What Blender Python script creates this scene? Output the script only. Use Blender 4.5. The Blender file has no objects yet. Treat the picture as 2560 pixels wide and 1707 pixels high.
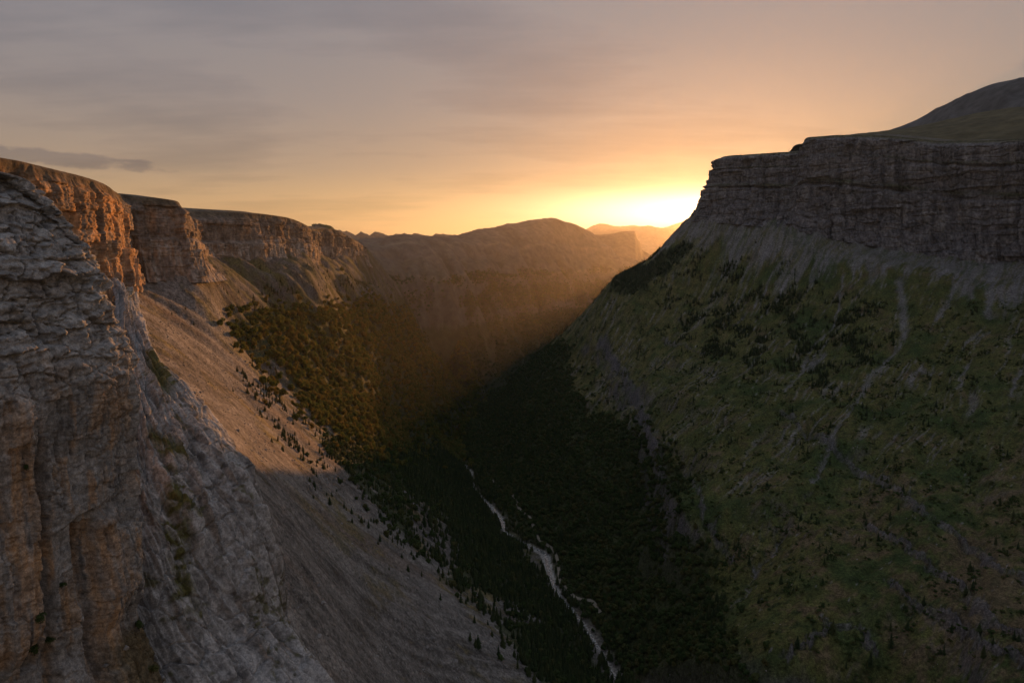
import bpy, math, random
import numpy as np
from mathutils import Vector

# ------------------------------------------------------------------ camera, sky, sun, exposure
scene = bpy.context.scene
COL = scene.collection
F, CX, CY = 1707.0, 1280.0, 853.0           # focal length and centre, in pixels of a 2560 x 1707 frame
PITCH = math.radians(7.1)
CP, SP = math.cos(PITCH), math.sin(PITCH)

cam_d = bpy.data.cameras.new("camera")
cam_d.sensor_width = 36.0
cam_d.lens = 24.0
cam_d.clip_start = 1.0
cam_d.clip_end = 200000.0
cam = bpy.data.objects.new("camera", cam_d)
COL.objects.link(cam)
cam.location = (0, 0, 0)
cam.rotation_euler = (math.radians(90) - PITCH, 0, 0)
scene.camera = cam

SUN_AZ = math.radians(18.6)                 # from +Y towards +X
SUN_EL = math.radians(3.55)
SUN = Vector((math.sin(SUN_AZ) * math.cos(SUN_EL), math.cos(SUN_AZ) * math.cos(SUN_EL), math.sin(SUN_EL)))

sun_d = bpy.data.lights.new("sun", 'SUN')
sun_d.energy = 5.0
sun_d.angle = math.radians(0.6)
sun_d.color = (1.0, 0.43, 0.13)
sun = bpy.data.objects.new("sun", sun_d)
COL.objects.link(sun)
sun.rotation_euler = SUN.to_track_quat('Z', 'Y').to_euler()

vs = scene.view_settings
vs.view_transform = 'Standard'
vs.look = 'None'
vs.exposure = 0.25
vs.gamma = 1.0
vs.use_curve_mapping = False

cy = scene.cycles
cy.use_denoising = True
try:
    cy.denoiser = 'OPENIMAGEDENOISE'
    cy.denoising_input_passes = 'RGB_ALBEDO_NORMAL'
except Exception:
    pass
cy.max_bounces = 4
cy.diffuse_bounces = 2
cy.glossy_bounces = 2
cy.volume_bounces = 0
cy.transmission_bounces = 2
cy.transparent_max_bounces = 4
cy.use_adaptive_sampling = True
cy.sample_clamp_indirect = 4.0

world = bpy.data.worlds.new("World")
scene.world = world
world.use_nodes = True
world.cycles.sampling_method = 'MANUAL'
world.cycles.sample_map_resolution = 512


def build_sky():
    nt = world.node_tree
    N, L = nt.nodes, nt.links
    N.clear()

    def math_n(op, a, b=None, c=None, clamp=False):
        n = N.new('ShaderNodeMath')
        n.operation = op
        n.use_clamp = clamp
        for i, x in enumerate((a, b, c)):
            if x is None:
                continue
            if isinstance(x, (int, float)):
                n.inputs[i].default_value = x
            else:
                L.new(x, n.inputs[i])
        return n.outputs[0]

    def ramp(fac, stops, interp='LINEAR'):
        n = N.new('ShaderNodeValToRGB')
        cr = n.color_ramp
        cr.interpolation = interp
        while len(cr.elements) > 1:
            cr.elements.remove(cr.elements[-1])
        cr.elements[0].position = stops[0][0]
        cr.elements[0].color = (*stops[0][1], 1)
        for p, c in stops[1:]:
            e = cr.elements.new(p)
            e.color = (*c, 1)
        L.new(fac, n.inputs[0])
        return n.outputs[0]

    def mix(fac, a, b, mode='MIX'):
        n = N.new('ShaderNodeMix')
        n.data_type = 'RGBA'
        n.blend_type = mode
        n.clamp_result = False
        if isinstance(fac, (int, float)):
            n.inputs[0].default_value = fac
        else:
            L.new(fac, n.inputs[0])
        for s, x in ((6, a), (7, b)):
            if isinstance(x, tuple):
                n.inputs[s].default_value = (*x, 1)
            else:
                L.new(x, n.inputs[s])
        return n.outputs[2]

    tc = N.new('ShaderNodeTexCoord')
    sep = N.new('ShaderNodeSeparateXYZ')
    L.new(tc.outputs['Generated'], sep.inputs[0])
    x, y, z = sep.outputs
    el = math_n('MULTIPLY', math_n('ARCSINE', z), 180 / math.pi)             # degrees
    az = math_n('MULTIPLY', math_n('ARCTAN2', x, y), 180 / math.pi)
    daz = math_n('SUBTRACT', az, math.degrees(SUN_AZ))
    dele = math_n('SUBTRACT', el, math.degrees(SUN_EL))

    def gauss(sx, sy, p=1.0):
        a = math_n('POWER', math_n('ABSOLUTE', math_n('DIVIDE', daz, sx)), 2.0)
        b = math_n('POWER', math_n('ABSOLUTE', math_n('DIVIDE', dele, sy)), 2.0)
        r = math_n('POWER', math_n('ADD', a, b), p)
        return math_n('EXPONENT', math_n('MULTIPLY', r, -1.0))

    # clear sky behind
    sky = N.new('ShaderNodeTexSky')
    sky.sky_type = 'NISHITA'
    sky.sun_disc = False
    sky.sun_elevation = SUN_EL
    sky.sun_rotation = SUN_AZ
    sky.altitude = 2000
    sky.dust_density = 2.0
    clear = mix(1.0, sky.outputs[0], (0.05, 0.05, 0.05), 'MULTIPLY')

    # high cloud deck, seen from below: coordinates on a flat layer
    zc = math_n('MAXIMUM', z, 0.03)
    comb = N.new('ShaderNodeCombineXYZ')
    L.new(math_n('DIVIDE', x, math_n('ADD', zc, 0.10)), comb.inputs[0])
    L.new(math_n('DIVIDE', y, math_n('ADD', zc, 0.10)), comb.inputs[1])

    def noise(scale, detail, rough, sx=1.0, sy=1.0, off=0.0, rot=0.0):
        m = N.new('ShaderNodeMapping')
        m.inputs['Scale'].default_value = (sx, sy, 1)
        m.inputs['Location'].default_value = (off, off * 0.7, 0)
        m.inputs['Rotation'].default_value = (0, 0, rot)
        L.new(comb.outputs[0], m.inputs[0])
        n = N.new('ShaderNodeTexNoise')
        n.inputs['Scale'].default_value = scale
        n.inputs['Detail'].default_value = detail
        n.inputs['Roughness'].default_value = rough
        L.new(m.outputs[0], n.inputs['Vector'])
        return n.outputs[0]

    n1 = noise(0.55, 6, 0.52, 1.0, 1.3, 3.1, 0.5)
    n2 = noise(1.7, 7, 0.6, 0.35, 1.5, 9.4, 0.35)
    n3 = noise(0.8, 8, 0.62, 0.5, 1.6, 21.0, 0.1)
    dens = math_n('ADD', math_n('MULTIPLY', n1, 0.7), math_n('MULTIPLY', n2, 0.3))

    el01 = math_n('DIVIDE', el, 40.0, clamp=True)
    base = ramp(el01, [(0.0, (0.62, 0.34, 0.13)), (0.05, (0.66, 0.38, 0.16)), (0.10, (0.53, 0.335, 0.165)), (0.17, (0.40, 0.295, 0.205)),
                       (0.30, (0.300, 0.262, 0.245)), (0.5, (0.262, 0.252, 0.264)), (1.0, (0.30, 0.315, 0.35))], 'B_SPLINE')
    shade = ramp(dens, [(0.38, (0.66, 0.71, 0.79)), (0.5, (0.96, 0.96, 0.97)), (0.61, (1.34, 1.30, 1.26))], 'B_SPLINE')
    deck = mix(1.0, base, shade, 'MULTIPLY')
    # the far (eastern) half of the sky is dimmer and bluer than the sunset half
    back = math_n('MULTIPLY', math_n('SUBTRACT', 1.0, math_n('COSINE', math_n('MULTIPLY', daz, math.pi / 180))), 0.5)
    backc = ramp(back, [(0.0, (1.0, 1.0, 1.0)), (0.25, (0.92, 0.94, 1.0)), (1.0, (0.66, 0.74, 0.88))])
    deck = mix(1.0, deck, backc, 'MULTIPLY')

    # scattering towards the sun: broad orange, then the blaze above the horizon
    streak = ramp(n3, [(0.35, (0.80, 0.80, 0.80)), (0.6, (1.1, 1.1, 1.1))], 'B_SPLINE')
    g1 = mix(1.0, mix(gauss(22, 8.5, 0.75), (0, 0, 0), (0.24, 0.115, 0.018)), streak, 'MULTIPLY')
    g2 = mix(gauss(30, 2.2, 0.85), (0, 0, 0), (0.42, 0.25, 0.075))
    g3 = mix(gauss(11, 1.45, 0.95), (0, 0, 0), (2.2, 1.85, 1.45))
    c = mix(1.0, deck, g1, 'ADD')
    c = mix(1.0, c, g2, 'ADD')
    c = mix(1.0, c, g3, 'ADD')
    c = mix(0.10, c, clear)

    # low dark cloud bank over the left rim: a band at 7 degrees, edges from noise
    m = N.new('ShaderNodeMapping')
    m.inputs['Scale'].default_value = (0.35, 1.0, 1)
    cc = N.new('ShaderNodeCombineXYZ')
    L.new(az, cc.inputs[0])
    L.new(el, cc.inputs[1])
    L.new(cc.outputs[0], m.inputs[0])
    nb = N.new('ShaderNodeTexNoise')
    nb.inputs['Scale'].default_value = 1.5
    nb.inputs['Detail'].default_value = 6
    nb.inputs['Roughness'].default_value = 0.58
    L.new(m.outputs[0], nb.inputs['Vector'])
    ce = math_n('DIVIDE', math_n('SUBTRACT', el, math_n('ADD', 6.5, math_n('MULTIPLY', math_n('ADD', az, 30), -0.05))), 0.58)
    ca = math_n('DIVIDE', math_n('ADD', az, 34.0), 8.5)
    rr = math_n('ADD', math_n('MULTIPLY', ce, ce), math_n('MULTIPLY', ca, ca))
    v = math_n('SUBTRACT', math_n('ADD', math_n('MULTIPLY', nb.outputs[0], 2.6), -0.25), rr)
    cm = ramp(v, [(0.0, (0, 0, 0)), (0.6, (0.75, 0.75, 0.75))], 'EASE')
    bank = mix(1.0, c, (0.52, 0.59, 0.74), 'MULTIPLY')
    c = mix(cm, c, bank)

    bg = N.new('ShaderNodeBackground')
    bg.inputs['Strength'].default_value = 0.90
    L.new(c, bg.inputs['Color'])
    out = N.new('ShaderNodeOutputWorld')
    L.new(bg.outputs[0], out.inputs[0])


build_sky()

# ------------------------------------------------------------------ helpers: numbers
rng = np.random.default_rng(7)
random.seed(7)
_perm = np.random.default_rng(11).permutation(256)
_perm = np.concatenate([_perm, _perm, _perm]).astype(np.int32)
_g = np.random.default_rng(5).normal(size=(256, 3)).astype(np.float32)
_g /= np.linalg.norm(_g, axis=1, keepdims=True)


_gx, _gy, _gz = (np.ascontiguousarray(_g[:, k]) for k in range(3))
_g2 = np.random.default_rng(6).random(256) * 2 * np.pi
_cx, _cy = np.cos(_g2).astype(np.float32), np.sin(_g2).astype(np.float32)


def noise3(x, y, z=0.0, seed=0):
    """gradient noise, about -1..1; flat when z is the number 0"""
    x = np.asarray(x, np.float32) + np.float32(seed * 17.31)
    y = np.asarray(y, np.float32) + np.float32(seed * 5.77)
    flat = np.ndim(z) == 0
    fx, fy = np.floor(x), np.floor(y)
    xf, yf = x - fx, y - fy
    xi, yi = fx.astype(np.int32) & 255, fy.astype(np.int32) & 255
    u = xf * xf * xf * (xf * (xf * 6 - 15) + 10)
    v = yf * yf * yf * (yf * (yf * 6 - 15) + 10)
    if flat:
        c = []
        for dx in (0, 1):
            a = _perm[xi + dx] + yi
            for dy in (0, 1):
                h = _perm[a + dy]
                c.append(_cx[h] * (xf - dx) + _cy[h] * (yf - dy))
        a = c[0] + v * (c[1] - c[0])
        b = c[2] + v * (c[3] - c[2])
        return (a + u * (b - a)) * np.float32(1.45)
    z = np.asarray(z, np.float32) + np.float32(seed * 9.13)
    fz = np.floor(z)
    zf = z - fz
    zi = fz.astype(np.int32) & 255
    w = zf * zf * zf * (zf * (zf * 6 - 15) + 10)
    res = []
    for dx in (0, 1):
        a = _perm[xi + dx] + yi
        for dy in (0, 1):
            b = _perm[a + dy] + zi
            for dz in (0, 1):
                h = _perm[b + dz]
                res.append(_gx[h] * (xf - dx) + _gy[h] * (yf - dy) + _gz[h] * (zf - dz))
    c = [res[k] + w * (res[k + 1] - res[k]) for k in range(0, 8, 2)]
    a = c[0] + v * (c[1] - c[0])
    b = c[2] + v * (c[3] - c[2])
    return (a + u * (b - a)) * np.float32(1.5)


def fbm(x, y, z=0.0, octaves=4, seed=0, gain=0.5, ridged=False):
    s, a, t = 0.0, 1.0, 0.0
    f = 1.0
    for o in range(octaves):
        n = noise3(np.asarray(x, np.float32) * np.float32(f), np.asarray(y, np.float32) * np.float32(f), 0.0 if np.ndim(z) == 0 else np.asarray(z, np.float32) * np.float32(f), seed + o * 3)
        if ridged:
            n = 1 - 2 * np.abs(n)
        s = s + a * n
        t += a
        a *= gain
        f *= 2.03
    return s / t


def sstep(a, b, x):
    t = np.clip((x - a) / (b - a), 0, 1)
    return t * t * (3 - 2 * t)


def P(u, v, Y):
    """point at distance Y in front of the viewpoint, in the direction of frame pixel (u, v)"""
    a, b = (u - CX) / F, (CY - v) / F
    dy, dz = CP + b * SP, -SP + b * CP
    return np.array([a * Y / dy, Y, dz * Y / dy])


def to_uv(X, Y, Z):
    d = np.maximum(Y * CP - Z * SP, 1.0)
    up = Y * SP + Z * CP
    return CX + F * X / d, CY - F * up / d


def spline(pts, t):
    """Catmull-Rom through pts at parameter t in 0..n-1 (pts: n x k)"""
    pts = np.asarray(pts, float)
    n = len(pts)
    i = np.clip(np.floor(t).astype(int), 0, n - 2)
    f = (t - i)[:, None]
    p0, p1 = pts[np.maximum(i - 1, 0)], pts[i]
    p2, p3 = pts[i + 1], pts[np.minimum(i + 2, n - 1)]
    m1, m2 = (p2 - p0) * 0.5, (p3 - p1) * 0.5
    f2, f3 = f * f, f * f * f
    return (2 * f3 - 3 * f2 + 1) * p1 + (f3 - 2 * f2 + f) * m1 + (-2 * f3 + 3 * f2) * p2 + (f3 - f2) * m2


def inpoly(u, v, poly):
    poly = np.asarray(poly, float)
    r = np.zeros(u.shape, bool)
    j = len(poly) - 1
    for i in range(len(poly)):
        xi, yi = poly[i]
        xj, yj = poly[j]
        if yi != yj:
            r ^= ((yi > v) != (yj > v)) & (u < (xj - xi) * (v - yi) / (yj - yi) + xi)
        j = i
    return r


_lay = np.random.default_rng(21)
_rnd = _lay.random(65536).astype(np.float32)


def hsh(a, b=0, c=0):
    k = (np.asarray(a, np.int64) * 7919 + np.asarray(b, np.int64) * 104729 + c * 1299709) & 65535
    return _rnd[k]


def beds(z, thick, seed):
    """beds of uneven thickness: (index, height in bed 0..1, bed thickness)"""
    r = np.random.default_rng(seed)
    t = np.cumsum(thick * np.exp(r.normal(0, 0.55, 4000)))
    t -= t[2000]
    i = np.clip(np.searchsorted(t, z), 1, 3999)
    h = t[i] - t[i - 1]
    return i, (z - t[i - 1]) / h, h


def blocks(s, z, thick, width, seed):
    """jointed rock: how far each block stands out (0..1), and how open the seams are (0..1)"""
    i, f, h = beds(z, thick, seed)
    w = width * (0.5 + 1.2 * hsh(i, 1, seed))
    a = s / w + 20 * hsh(i, 2, seed)
    j = np.floor(a)
    g = a - j
    out = 0.55 * hsh(i, 3, seed) + 0.45 * hsh(i, j, seed)
    ez = np.minimum(f, 1 - f) * h
    ex = np.minimum(g, 1 - g) * w
    seam = np.maximum(np.exp(-(ez / (0.16 * thick)) ** 2), 0.7 * np.exp(-(ex / (0.10 * thick)) ** 2) * (hsh(i, j, seed + 5) > 0.3))
    return out, seam


def worley(x, y, seed):
    """cells: nearest distance, gap to the second, cell number"""
    xi, yi = np.floor(x).astype(np.int64), np.floor(y).astype(np.int64)
    f1 = np.full(x.shape, 9.0, np.float32)
    f2 = f1.copy()
    ident = np.zeros(x.shape, np.int64)
    for dx in (-1, 0, 1):
        for dy in (-1, 0, 1):
            a, b = xi + dx, yi + dy
            px, py = a + hsh(a, b, seed), b + hsh(a, b, seed + 1)
            d = np.sqrt((px - x) ** 2 + (py - y) ** 2).astype(np.float32)
            near = d < f1
            f2 = np.where(near, f1, np.minimum(f2, d))
            ident = np.where(near, a * 613 + b, ident)
            f1 = np.minimum(f1, d)
    return f1, f2 - f1, ident


def billow(x, y, octaves, seed, gain=0.5):
    s_, a, t, f = 0.0, 1.0, 0.0, 1.0
    for o in range(octaves):
        s_ = s_ + a * np.abs(noise3(x * np.float32(f), y * np.float32(f), 0.0, seed + 3 * o))
        t += a
        a *= gain
        f *= 2.07
    return s_ / t


def lumps(x, y, seed, sw=0.13):
    f1, gap, ident = worley(x, y, seed)
    return np.sqrt(np.clip(1 - f1 * f1, 0, 1)), np.exp(-(gap / sw) ** 2), hsh(ident, 7, seed)


def facets(s, z, wid, tall, seed):
    """tall flat faces bounded by upright joints: how far each stands out, and its number 0..1"""
    i, f, _ = beds(s, wid, seed)
    k = np.floor((z + 300 * hsh(i, 1, seed)) / (tall * (0.6 + 0.8 * hsh(i, 2, seed))))
    return hsh(i, k, seed + 3), hsh(i, k, seed + 4)


# ------------------------------------------------------------------ helpers: objects
def link(o):
    COL.objects.link(o)
    return o


def tag(o, label=None, cat=None, group=None, kind=None):
    if label:
        o["label"] = label
    if cat:
        o["category"] = cat
    if group:
        o["group"] = group
    if kind:
        o["kind"] = kind
    return o


def mesh_np(name, verts, quads, cols=None, smooth=True):
    me = bpy.data.meshes.new(name)
    nv, nf = len(verts), len(quads)
    k = quads.shape[1]
    me.vertices.add(nv)
    me.vertices.foreach_set("co", np.ascontiguousarray(verts, np.float32).ravel())
    me.loops.add(nf * k)
    me.loops.foreach_set("vertex_index", np.ascontiguousarray(quads, np.int32).ravel())
    me.polygons.add(nf)
    me.polygons.foreach_set("loop_start", np.arange(0, nf * k, k, dtype=np.int32))
    me.update(calc_edges=True)
    if smooth:
        me.polygons.foreach_set("use_smooth", np.ones(nf, bool))
    if cols is not None:
        at = me.color_attributes.new("Col", 'FLOAT_COLOR', 'POINT')
        c = np.ones((nv, 4), np.float32)
        c[:, :3] = cols
        at.data.foreach_set("color", c.ravel())
    me.validate()
    return me


def grid_quads(nr, nc, keep=None, flip=False):
    i = np.arange(nr * nc).reshape(nr, nc)
    q = np.stack([i[:-1, :-1], i[:-1, 1:], i[1:, 1:], i[1:, :-1]], -1)
    if flip:
        q = q[..., ::-1]
    q = q.reshape(-1, 4)
    if keep is not None:
        q = q[keep.reshape(-1)]
    return q


def compact(verts, quads, cols):
    used = np.unique(quads)
    m = np.full(len(verts), -1)
    m[used] = np.arange(len(used))
    return verts[used], m[quads], cols[used]


def mat_new(name):
    m = bpy.data.materials.new(name)
    m.use_nodes = True
    nt = m.node_tree
    b = nt.nodes['Principled BSDF']
    b.inputs['Roughness'].default_value = 0.95
    b.inputs['Specular IOR Level'].default_value = 0.12
    return m, nt, b


def rock_material(name, scales, bump=1.0, sharp=0.2, stretch=(1, 1, 1)):
    """vertex albedo, broken up by grain at several sizes (metres), with fine relief"""
    m, nt, b = mat_new(name)
    N, L = nt.nodes, nt.links
    at = N.new('ShaderNodeAttribute')
    at.attribute_name = "Col"
    geo = N.new('ShaderNodeNewGeometry')
    mp = N.new('ShaderNodeMapping')
    mp.inputs['Scale'].default_value = stretch
    L.new(geo.outputs['Position'], mp.inputs[0])
    prev = None
    for k, (size, amt) in enumerate(scales):
        n = N.new('ShaderNodeTexNoise')
        n.inputs['Scale'].default_value = 1.0 / size
        n.inputs['Detail'].default_value = 6
        n.inputs['Roughness'].default_value = 0.62
        L.new(mp.outputs[0], n.inputs['Vector'])
        r = N.new('ShaderNodeMapRange')
        r.inputs[1].default_value = 0.5 - sharp
        r.inputs[2].default_value = 0.5 + sharp
        r.inputs[3].default_value = 1 - amt
        r.inputs[4].default_value = 1 + amt
        L.new(n.outputs[0], r.inputs[0])
        if prev is None:
            prev, hgt = r.outputs[0], n.outputs[0]
        else:
            mu = N.new('ShaderNodeMath')
            mu.operation = 'MULTIPLY'
            L.new(prev, mu.inputs[0])
            L.new(r.outputs[0], mu.inputs[1])
            prev = mu.outputs[0]
    vm = N.new('ShaderNodeVectorMath')
    vm.operation = 'SCALE'
    L.new(at.outputs['Color'], vm.inputs[0])
    L.new(prev, vm.inputs['Scale'])
    L.new(vm.outputs[0], b.inputs['Base Color'])
    bp = N.new('ShaderNodeBump')
    bp.inputs['Strength'].default_value = 0.9
    bp.inputs['Distance'].default_value = bump
    L.new(hgt, bp.inputs['Height'])
    L.new(bp.outputs[0], b.inputs['Normal'])
    return m


M_NEAR = rock_material("near_rock", [(1.8, 0.34), (0.5, 0.24), (8.0, 0.2)], bump=0.45, sharp=0.14)
M_WALL = rock_material("wall_rock", [(6.0, 0.46), (20.0, 0.28)], bump=1.6, sharp=0.14, stretch=(1, 1, 0.6))
M_LAND = rock_material("land", [(4.0, 0.46), (1.3, 0.42), (26.0, 0.22)], bump=1.4, sharp=0.15)
M_FAR = rock_material("far_land", [(40.0, 0.30), (160.0, 0.15)], bump=6.0)


def lerp3(a, b, t):
    return np.asarray(a) * (1 - t)[..., None] + np.asarray(b) * t[..., None]


# ------------------------------------------------------------------ the valley: heights through surveyed points
def Pz(u, v, z):
    p = P(u, v, 1000.0)
    return p * (z / p[2])


RIVER = np.array([(390, 150, -583), (345, 350, -585), (262, 620, -587), *[Pz(u, v, z) for u, v, z in (
    (1545, 1700, -589), (1503, 1631, -590), (1467, 1573, -590), (1431, 1527, -591), (1404, 1496, -592), (1383, 1460, -592), (1371, 1419, -593), (1362, 1385, -594), (1327, 1366, -594),
    (1291, 1349, -595), (1261, 1327, -596), (1252, 1295, -597), (1219, 1257, -598), (1186, 1222, -600), (1181, 1182, -602), (1144, 1144, -605))],
    (-190, 2200, -612), (-165, 2500, -620), (-140, 2750, -626), (-95, 3050, -632),
    (60, 3300, -638), (350, 3560, -645), (700, 3900, -652), (1200, 4300, -662), (1900, 4800, -680), (2600, 5400, -700)], float)


def river_x(Y):
    return np.interp(Y, RIVER[:, 1], RIVER[:, 0])


def river_z(Y):
    return np.interp(Y, RIVER[:, 1], RIVER[:, 2])


L_RIM = [(-520, 372, 480), (-200, 383, 560), (0, 394, 650), (134, 423, 720), (214, 443, 770), (262, 461, 815), (297, 486, 855),
         (296, 488, 930), (303, 487, 1000), (345, 493, 1015), (437, 501, 1060), (452, 520, 1120), (462, 533, 1220), (468, 533, 1330), (515, 530, 1390),
         (600, 533, 1450), (674, 537, 1550), (727, 546, 1640), (765, 562, 1730), (780, 573, 1840), (785, 573, 1960), (826, 572, 2080), (856, 582, 2150), (895, 604, 2320),
         (905, 612, 2700)]
L_BASE = [(-600, 800, 500), (-250, 800, 560), (-20, 790, 640), (150, 780, 710), (240, 770, 765), (290, 768, 805), (318, 762, 845),
          (335, 730, 920), (345, 698, 985), (375, 705, 1000), (480, 706, 1050), (520, 704, 1110), (548, 698, 1210), (566, 688, 1310), (600, 690, 1370),
          (643, 690, 1430), (700, 672, 1540), (752, 654, 1640), (780, 660, 1740), (795, 666, 1850), (803, 668, 1960), (835, 664, 2080), (868, 660, 2160), (912, 662, 2320),
          (925, 670, 2700)]
R_RIM = [(3150, 300, 1500), (2850, 325, 1680), (2560, 346, 1900), (2440, 352, 1970), (2330, 350, 2060), (2220, 340, 2120), (2110, 338, 2180), (2040, 342, 2225), (2013, 347, 2250),
         (2000, 377, 2290), (1930, 382, 2350), (1868, 386, 2400), (1815, 390, 2440), (1803, 397, 2500), (1830, 400, 2800), (1900, 400, 3300), (2050, 395, 4200)]
R_BASE = [(3150, 760, 1420), (2850, 700, 1620), (2560, 668, 1850), (2440, 655, 1920), (2330, 642, 2000), (2220, 622, 2060), (2110, 603, 2120), (2040, 588, 2165), (2000, 580, 2195),
          (1960, 573, 2230), (1900, 566, 2290), (1840, 560, 2350), (1775, 556, 2410), (1742, 552, 2500), (1770, 550, 2800), (1840, 540, 3300), (1980, 530, 4200)]

ctrl = []
for q in L_BASE[5:]:
    ctrl.append(P(*q))
for q in R_BASE:
    p = P(*q)
    p[2] += 6
    ctrl.append(p)
for q in [  # left: scree below the headland and the amphitheatre
        (430, 950, 690), (520, 1060, 600), (600, 1200, 520), (660, 1400, 460), (700, 1600, 400), (800, 1720, 375), (430, 800, 930), (600, 1000, 880), (850, 1200, 950),
        (1000, 1400, 830), (1200, 1600, 780), (1350, 1700, 760), (900, 1500, 620), (1000, 1700, 560), (760, 1050, 1050), (900, 1130, 1200), (1060, 1300, 1080),
        (590, 850, 1120), (650, 800, 1250), (720, 722, 1450), (800, 770, 1520), (880, 722, 1900), (960, 768, 2100), (1050, 870, 2450), (1140, 960, 2700),
        (800, 900, 1400), (900, 1000, 1500), (1000, 1080, 1720), (1000, 900, 1950), (1080, 1090, 1900), (1110, 1010, 2300),
        # far side of the valley
        (880, 692, 2500), (1000, 742, 2900), (1125, 752, 3300), (1221, 741, 3700), (1374, 699, 4500), (1565, 664, 5600),
        (1150, 850, 3000), (1200, 920, 3150), (1300, 850, 3600), (1400, 780, 4200), (1500, 720, 5000),
        (892, 603, 3400), (960, 596, 3650), (1020, 586, 3900), (1060, 591, 4060), (1110, 591, 4200), (1180, 578, 4500), (1260, 566, 4750), (1335, 552, 5000), (1372, 557, 5080), (1405, 551, 5200),
        (1440, 562, 5350), (1485, 584, 5600), (1000, 655, 3450), (1180, 650, 4050), (1335, 640, 4600), (1450, 640, 5150), (1530, 640, 5900),
        # right slope
        (1700, 1300, 1100), (1850, 1500, 860), (1700, 1000, 1600), (2000, 1000, 1450), (2300, 1000, 1350), (2560, 1000, 1250), (2000, 750, 1950), (2300, 750, 1750), (2560, 760, 1680),
        (1800, 740, 2150), (2200, 1300, 1000), (2560, 1300, 900), (2200, 1600, 720), (2560, 1600, 650), (1950, 1700, 680), (2560, 1900, 480), (2900, 1300, 800), (2900, 1000, 1150),
        (1700, 592, 2420), (1622, 665, 2380), (1522, 715, 2350), (1482, 775, 2370), (1400, 855, 2450), (1300, 930, 2600), (1222, 985, 2850),
        (1500, 850, 2150), (1400, 950, 2150), (1500, 1000, 1850), (1300, 1050, 2050), (1600, 900, 1950), (1580, 1150, 1450)]:
    ctrl.append(P(*q))
ctrl += [np.array(q, float) for q in [
    (-450, 700, -70), (-330, 500, -70), (-260, 380, -90), (-120, 250, -262), (-60, 200, -335), (-160, 100, -300), (-250, 150, -250), (20, 400, -470), (150, 300, -530),
    (-700, 900, -20), (-800, 1400, -10), (-800, 2000, -10), (-900, 2700, 0), (-900, 3300, 60), (-1000, 500, -20),
    (-520, 2560, -330), (-270, 3150, -612),
    (450, 2800, -300), (300, 3100, -480), (800, 3000, -150), (1000, 3300, -280),
    (1500, 2300, 60), (1200, 2700, 80), (1900, 1900, 20), (420, 300, -440), (620, 320, -300), (1000, 500, -150), (1400, 1100, -120), (1800, 1300, 0),
    (-500, 4600, 60), (-200, 5400, 120), (300, 6000, 150), (700, 6500, 80), (-900, 4200, 60), (1600, 6800, -100), (2600, 6800, -100), (1500, 5200, -250), (2300, 4200, -500), (1700, 3500, -200)]]
for q in [(892, 603, 3400), (1020, 585, 3900), (1110, 592, 4200), (1180, 578, 4500), (1260, 566, 4750), (1335, 552, 5000), (1405, 551, 5200), (1485, 584, 5600)]:
    p = P(*q)
    ctrl.append(p + np.array([-60, 180, -22.0]))
    ctrl.append(p + np.array([-200, 600, -90.0]))
for q in [(960, 765, 2100), (1003, 815, 2270), (1050, 868, 2450), (1096, 915, 2580), (1142, 960, 2700)]:
    p = P(*q)
    ctrl.append(p + np.array([0, 25, 8.0]))
    ctrl.append(p + np.array([-25, 120, -62.0]))
    ctrl.append(p + np.array([-50, 260, -150.0]))
for k, q in enumerate(RIVER):
    ctrl.append(q)
    if k % 2 == 0 or k > 18:
        for side in (-1, 1):
            ctrl.append(q + np.array([side * 42, 0, 9.0]))
ctrl = np.array(ctrl)


def tps_fit(pts, beta=1.5, lam=0.5):
    s = 1000.0
    xy, z = pts[:, :2] / s, pts[:, 2]
    n = len(xy)
    d = np.linalg.norm(xy[:, None] - xy[None], axis=2)
    K = -d ** beta
    K[np.arange(n), np.arange(n)] -= lam * 1e-3
    Pm = np.c_[np.ones(n), xy]
    A = np.block([[K, Pm], [Pm.T, np.zeros((3, 3))]])
    w = np.linalg.solve(A, np.r_[z, 0, 0, 0])

    def ev(X, Y):
        X, Y = np.asarray(X) / s, np.asarray(Y) / s
        out = w[n] + w[n + 1] * X + w[n + 2] * Y
        for k in range(n):
            out = out - w[k] * ((X - xy[k, 0]) ** 2 + (Y - xy[k, 1]) ** 2) ** (beta / 2)
        return out
    return ev


tps = tps_fit(ctrl)

NR, NC = 740, 760
GA = np.linspace(-0.98, 1.02, NC)                      # X / Y
GL = np.linspace(math.log(165), math.log(6900), NR)     # log Y
gY = np.exp(GL)[:, None] * np.ones((1, NC))
gX = GA[None, :] * gY
# coarse fit, refined bilinearly (the fit itself is smooth)
cA, cL = np.linspace(-0.98, 1.02, 260), np.linspace(math.log(165), math.log(6900), 260)
cY = np.exp(cL)[:, None] * np.ones((1, 260))
cZ = tps(cA[None, :] * cY, cY)


def bil(Z, ra, rl, a, l):
    fa = np.clip((a - ra[0]) / (ra[-1] - ra[0]) * (len(ra) - 1), 0, len(ra) - 1.001)
    fl = np.clip((l - rl[0]) / (rl[-1] - rl[0]) * (len(rl) - 1), 0, len(rl) - 1.001)
    i, j = fl.astype(int), fa.astype(int)
    fi, fj = fl - i, fa - j
    return (Z[i, j] * (1 - fi) * (1 - fj) + Z[i + 1, j] * fi * (1 - fj) + Z[i, j + 1] * (1 - fi) * fj + Z[i + 1, j + 1] * fi * fj)


base_z = bil(cZ, cA, cL, GA[None, :] * np.ones((NR, 1)), GL[:, None] * np.ones((1, NC)))

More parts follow.
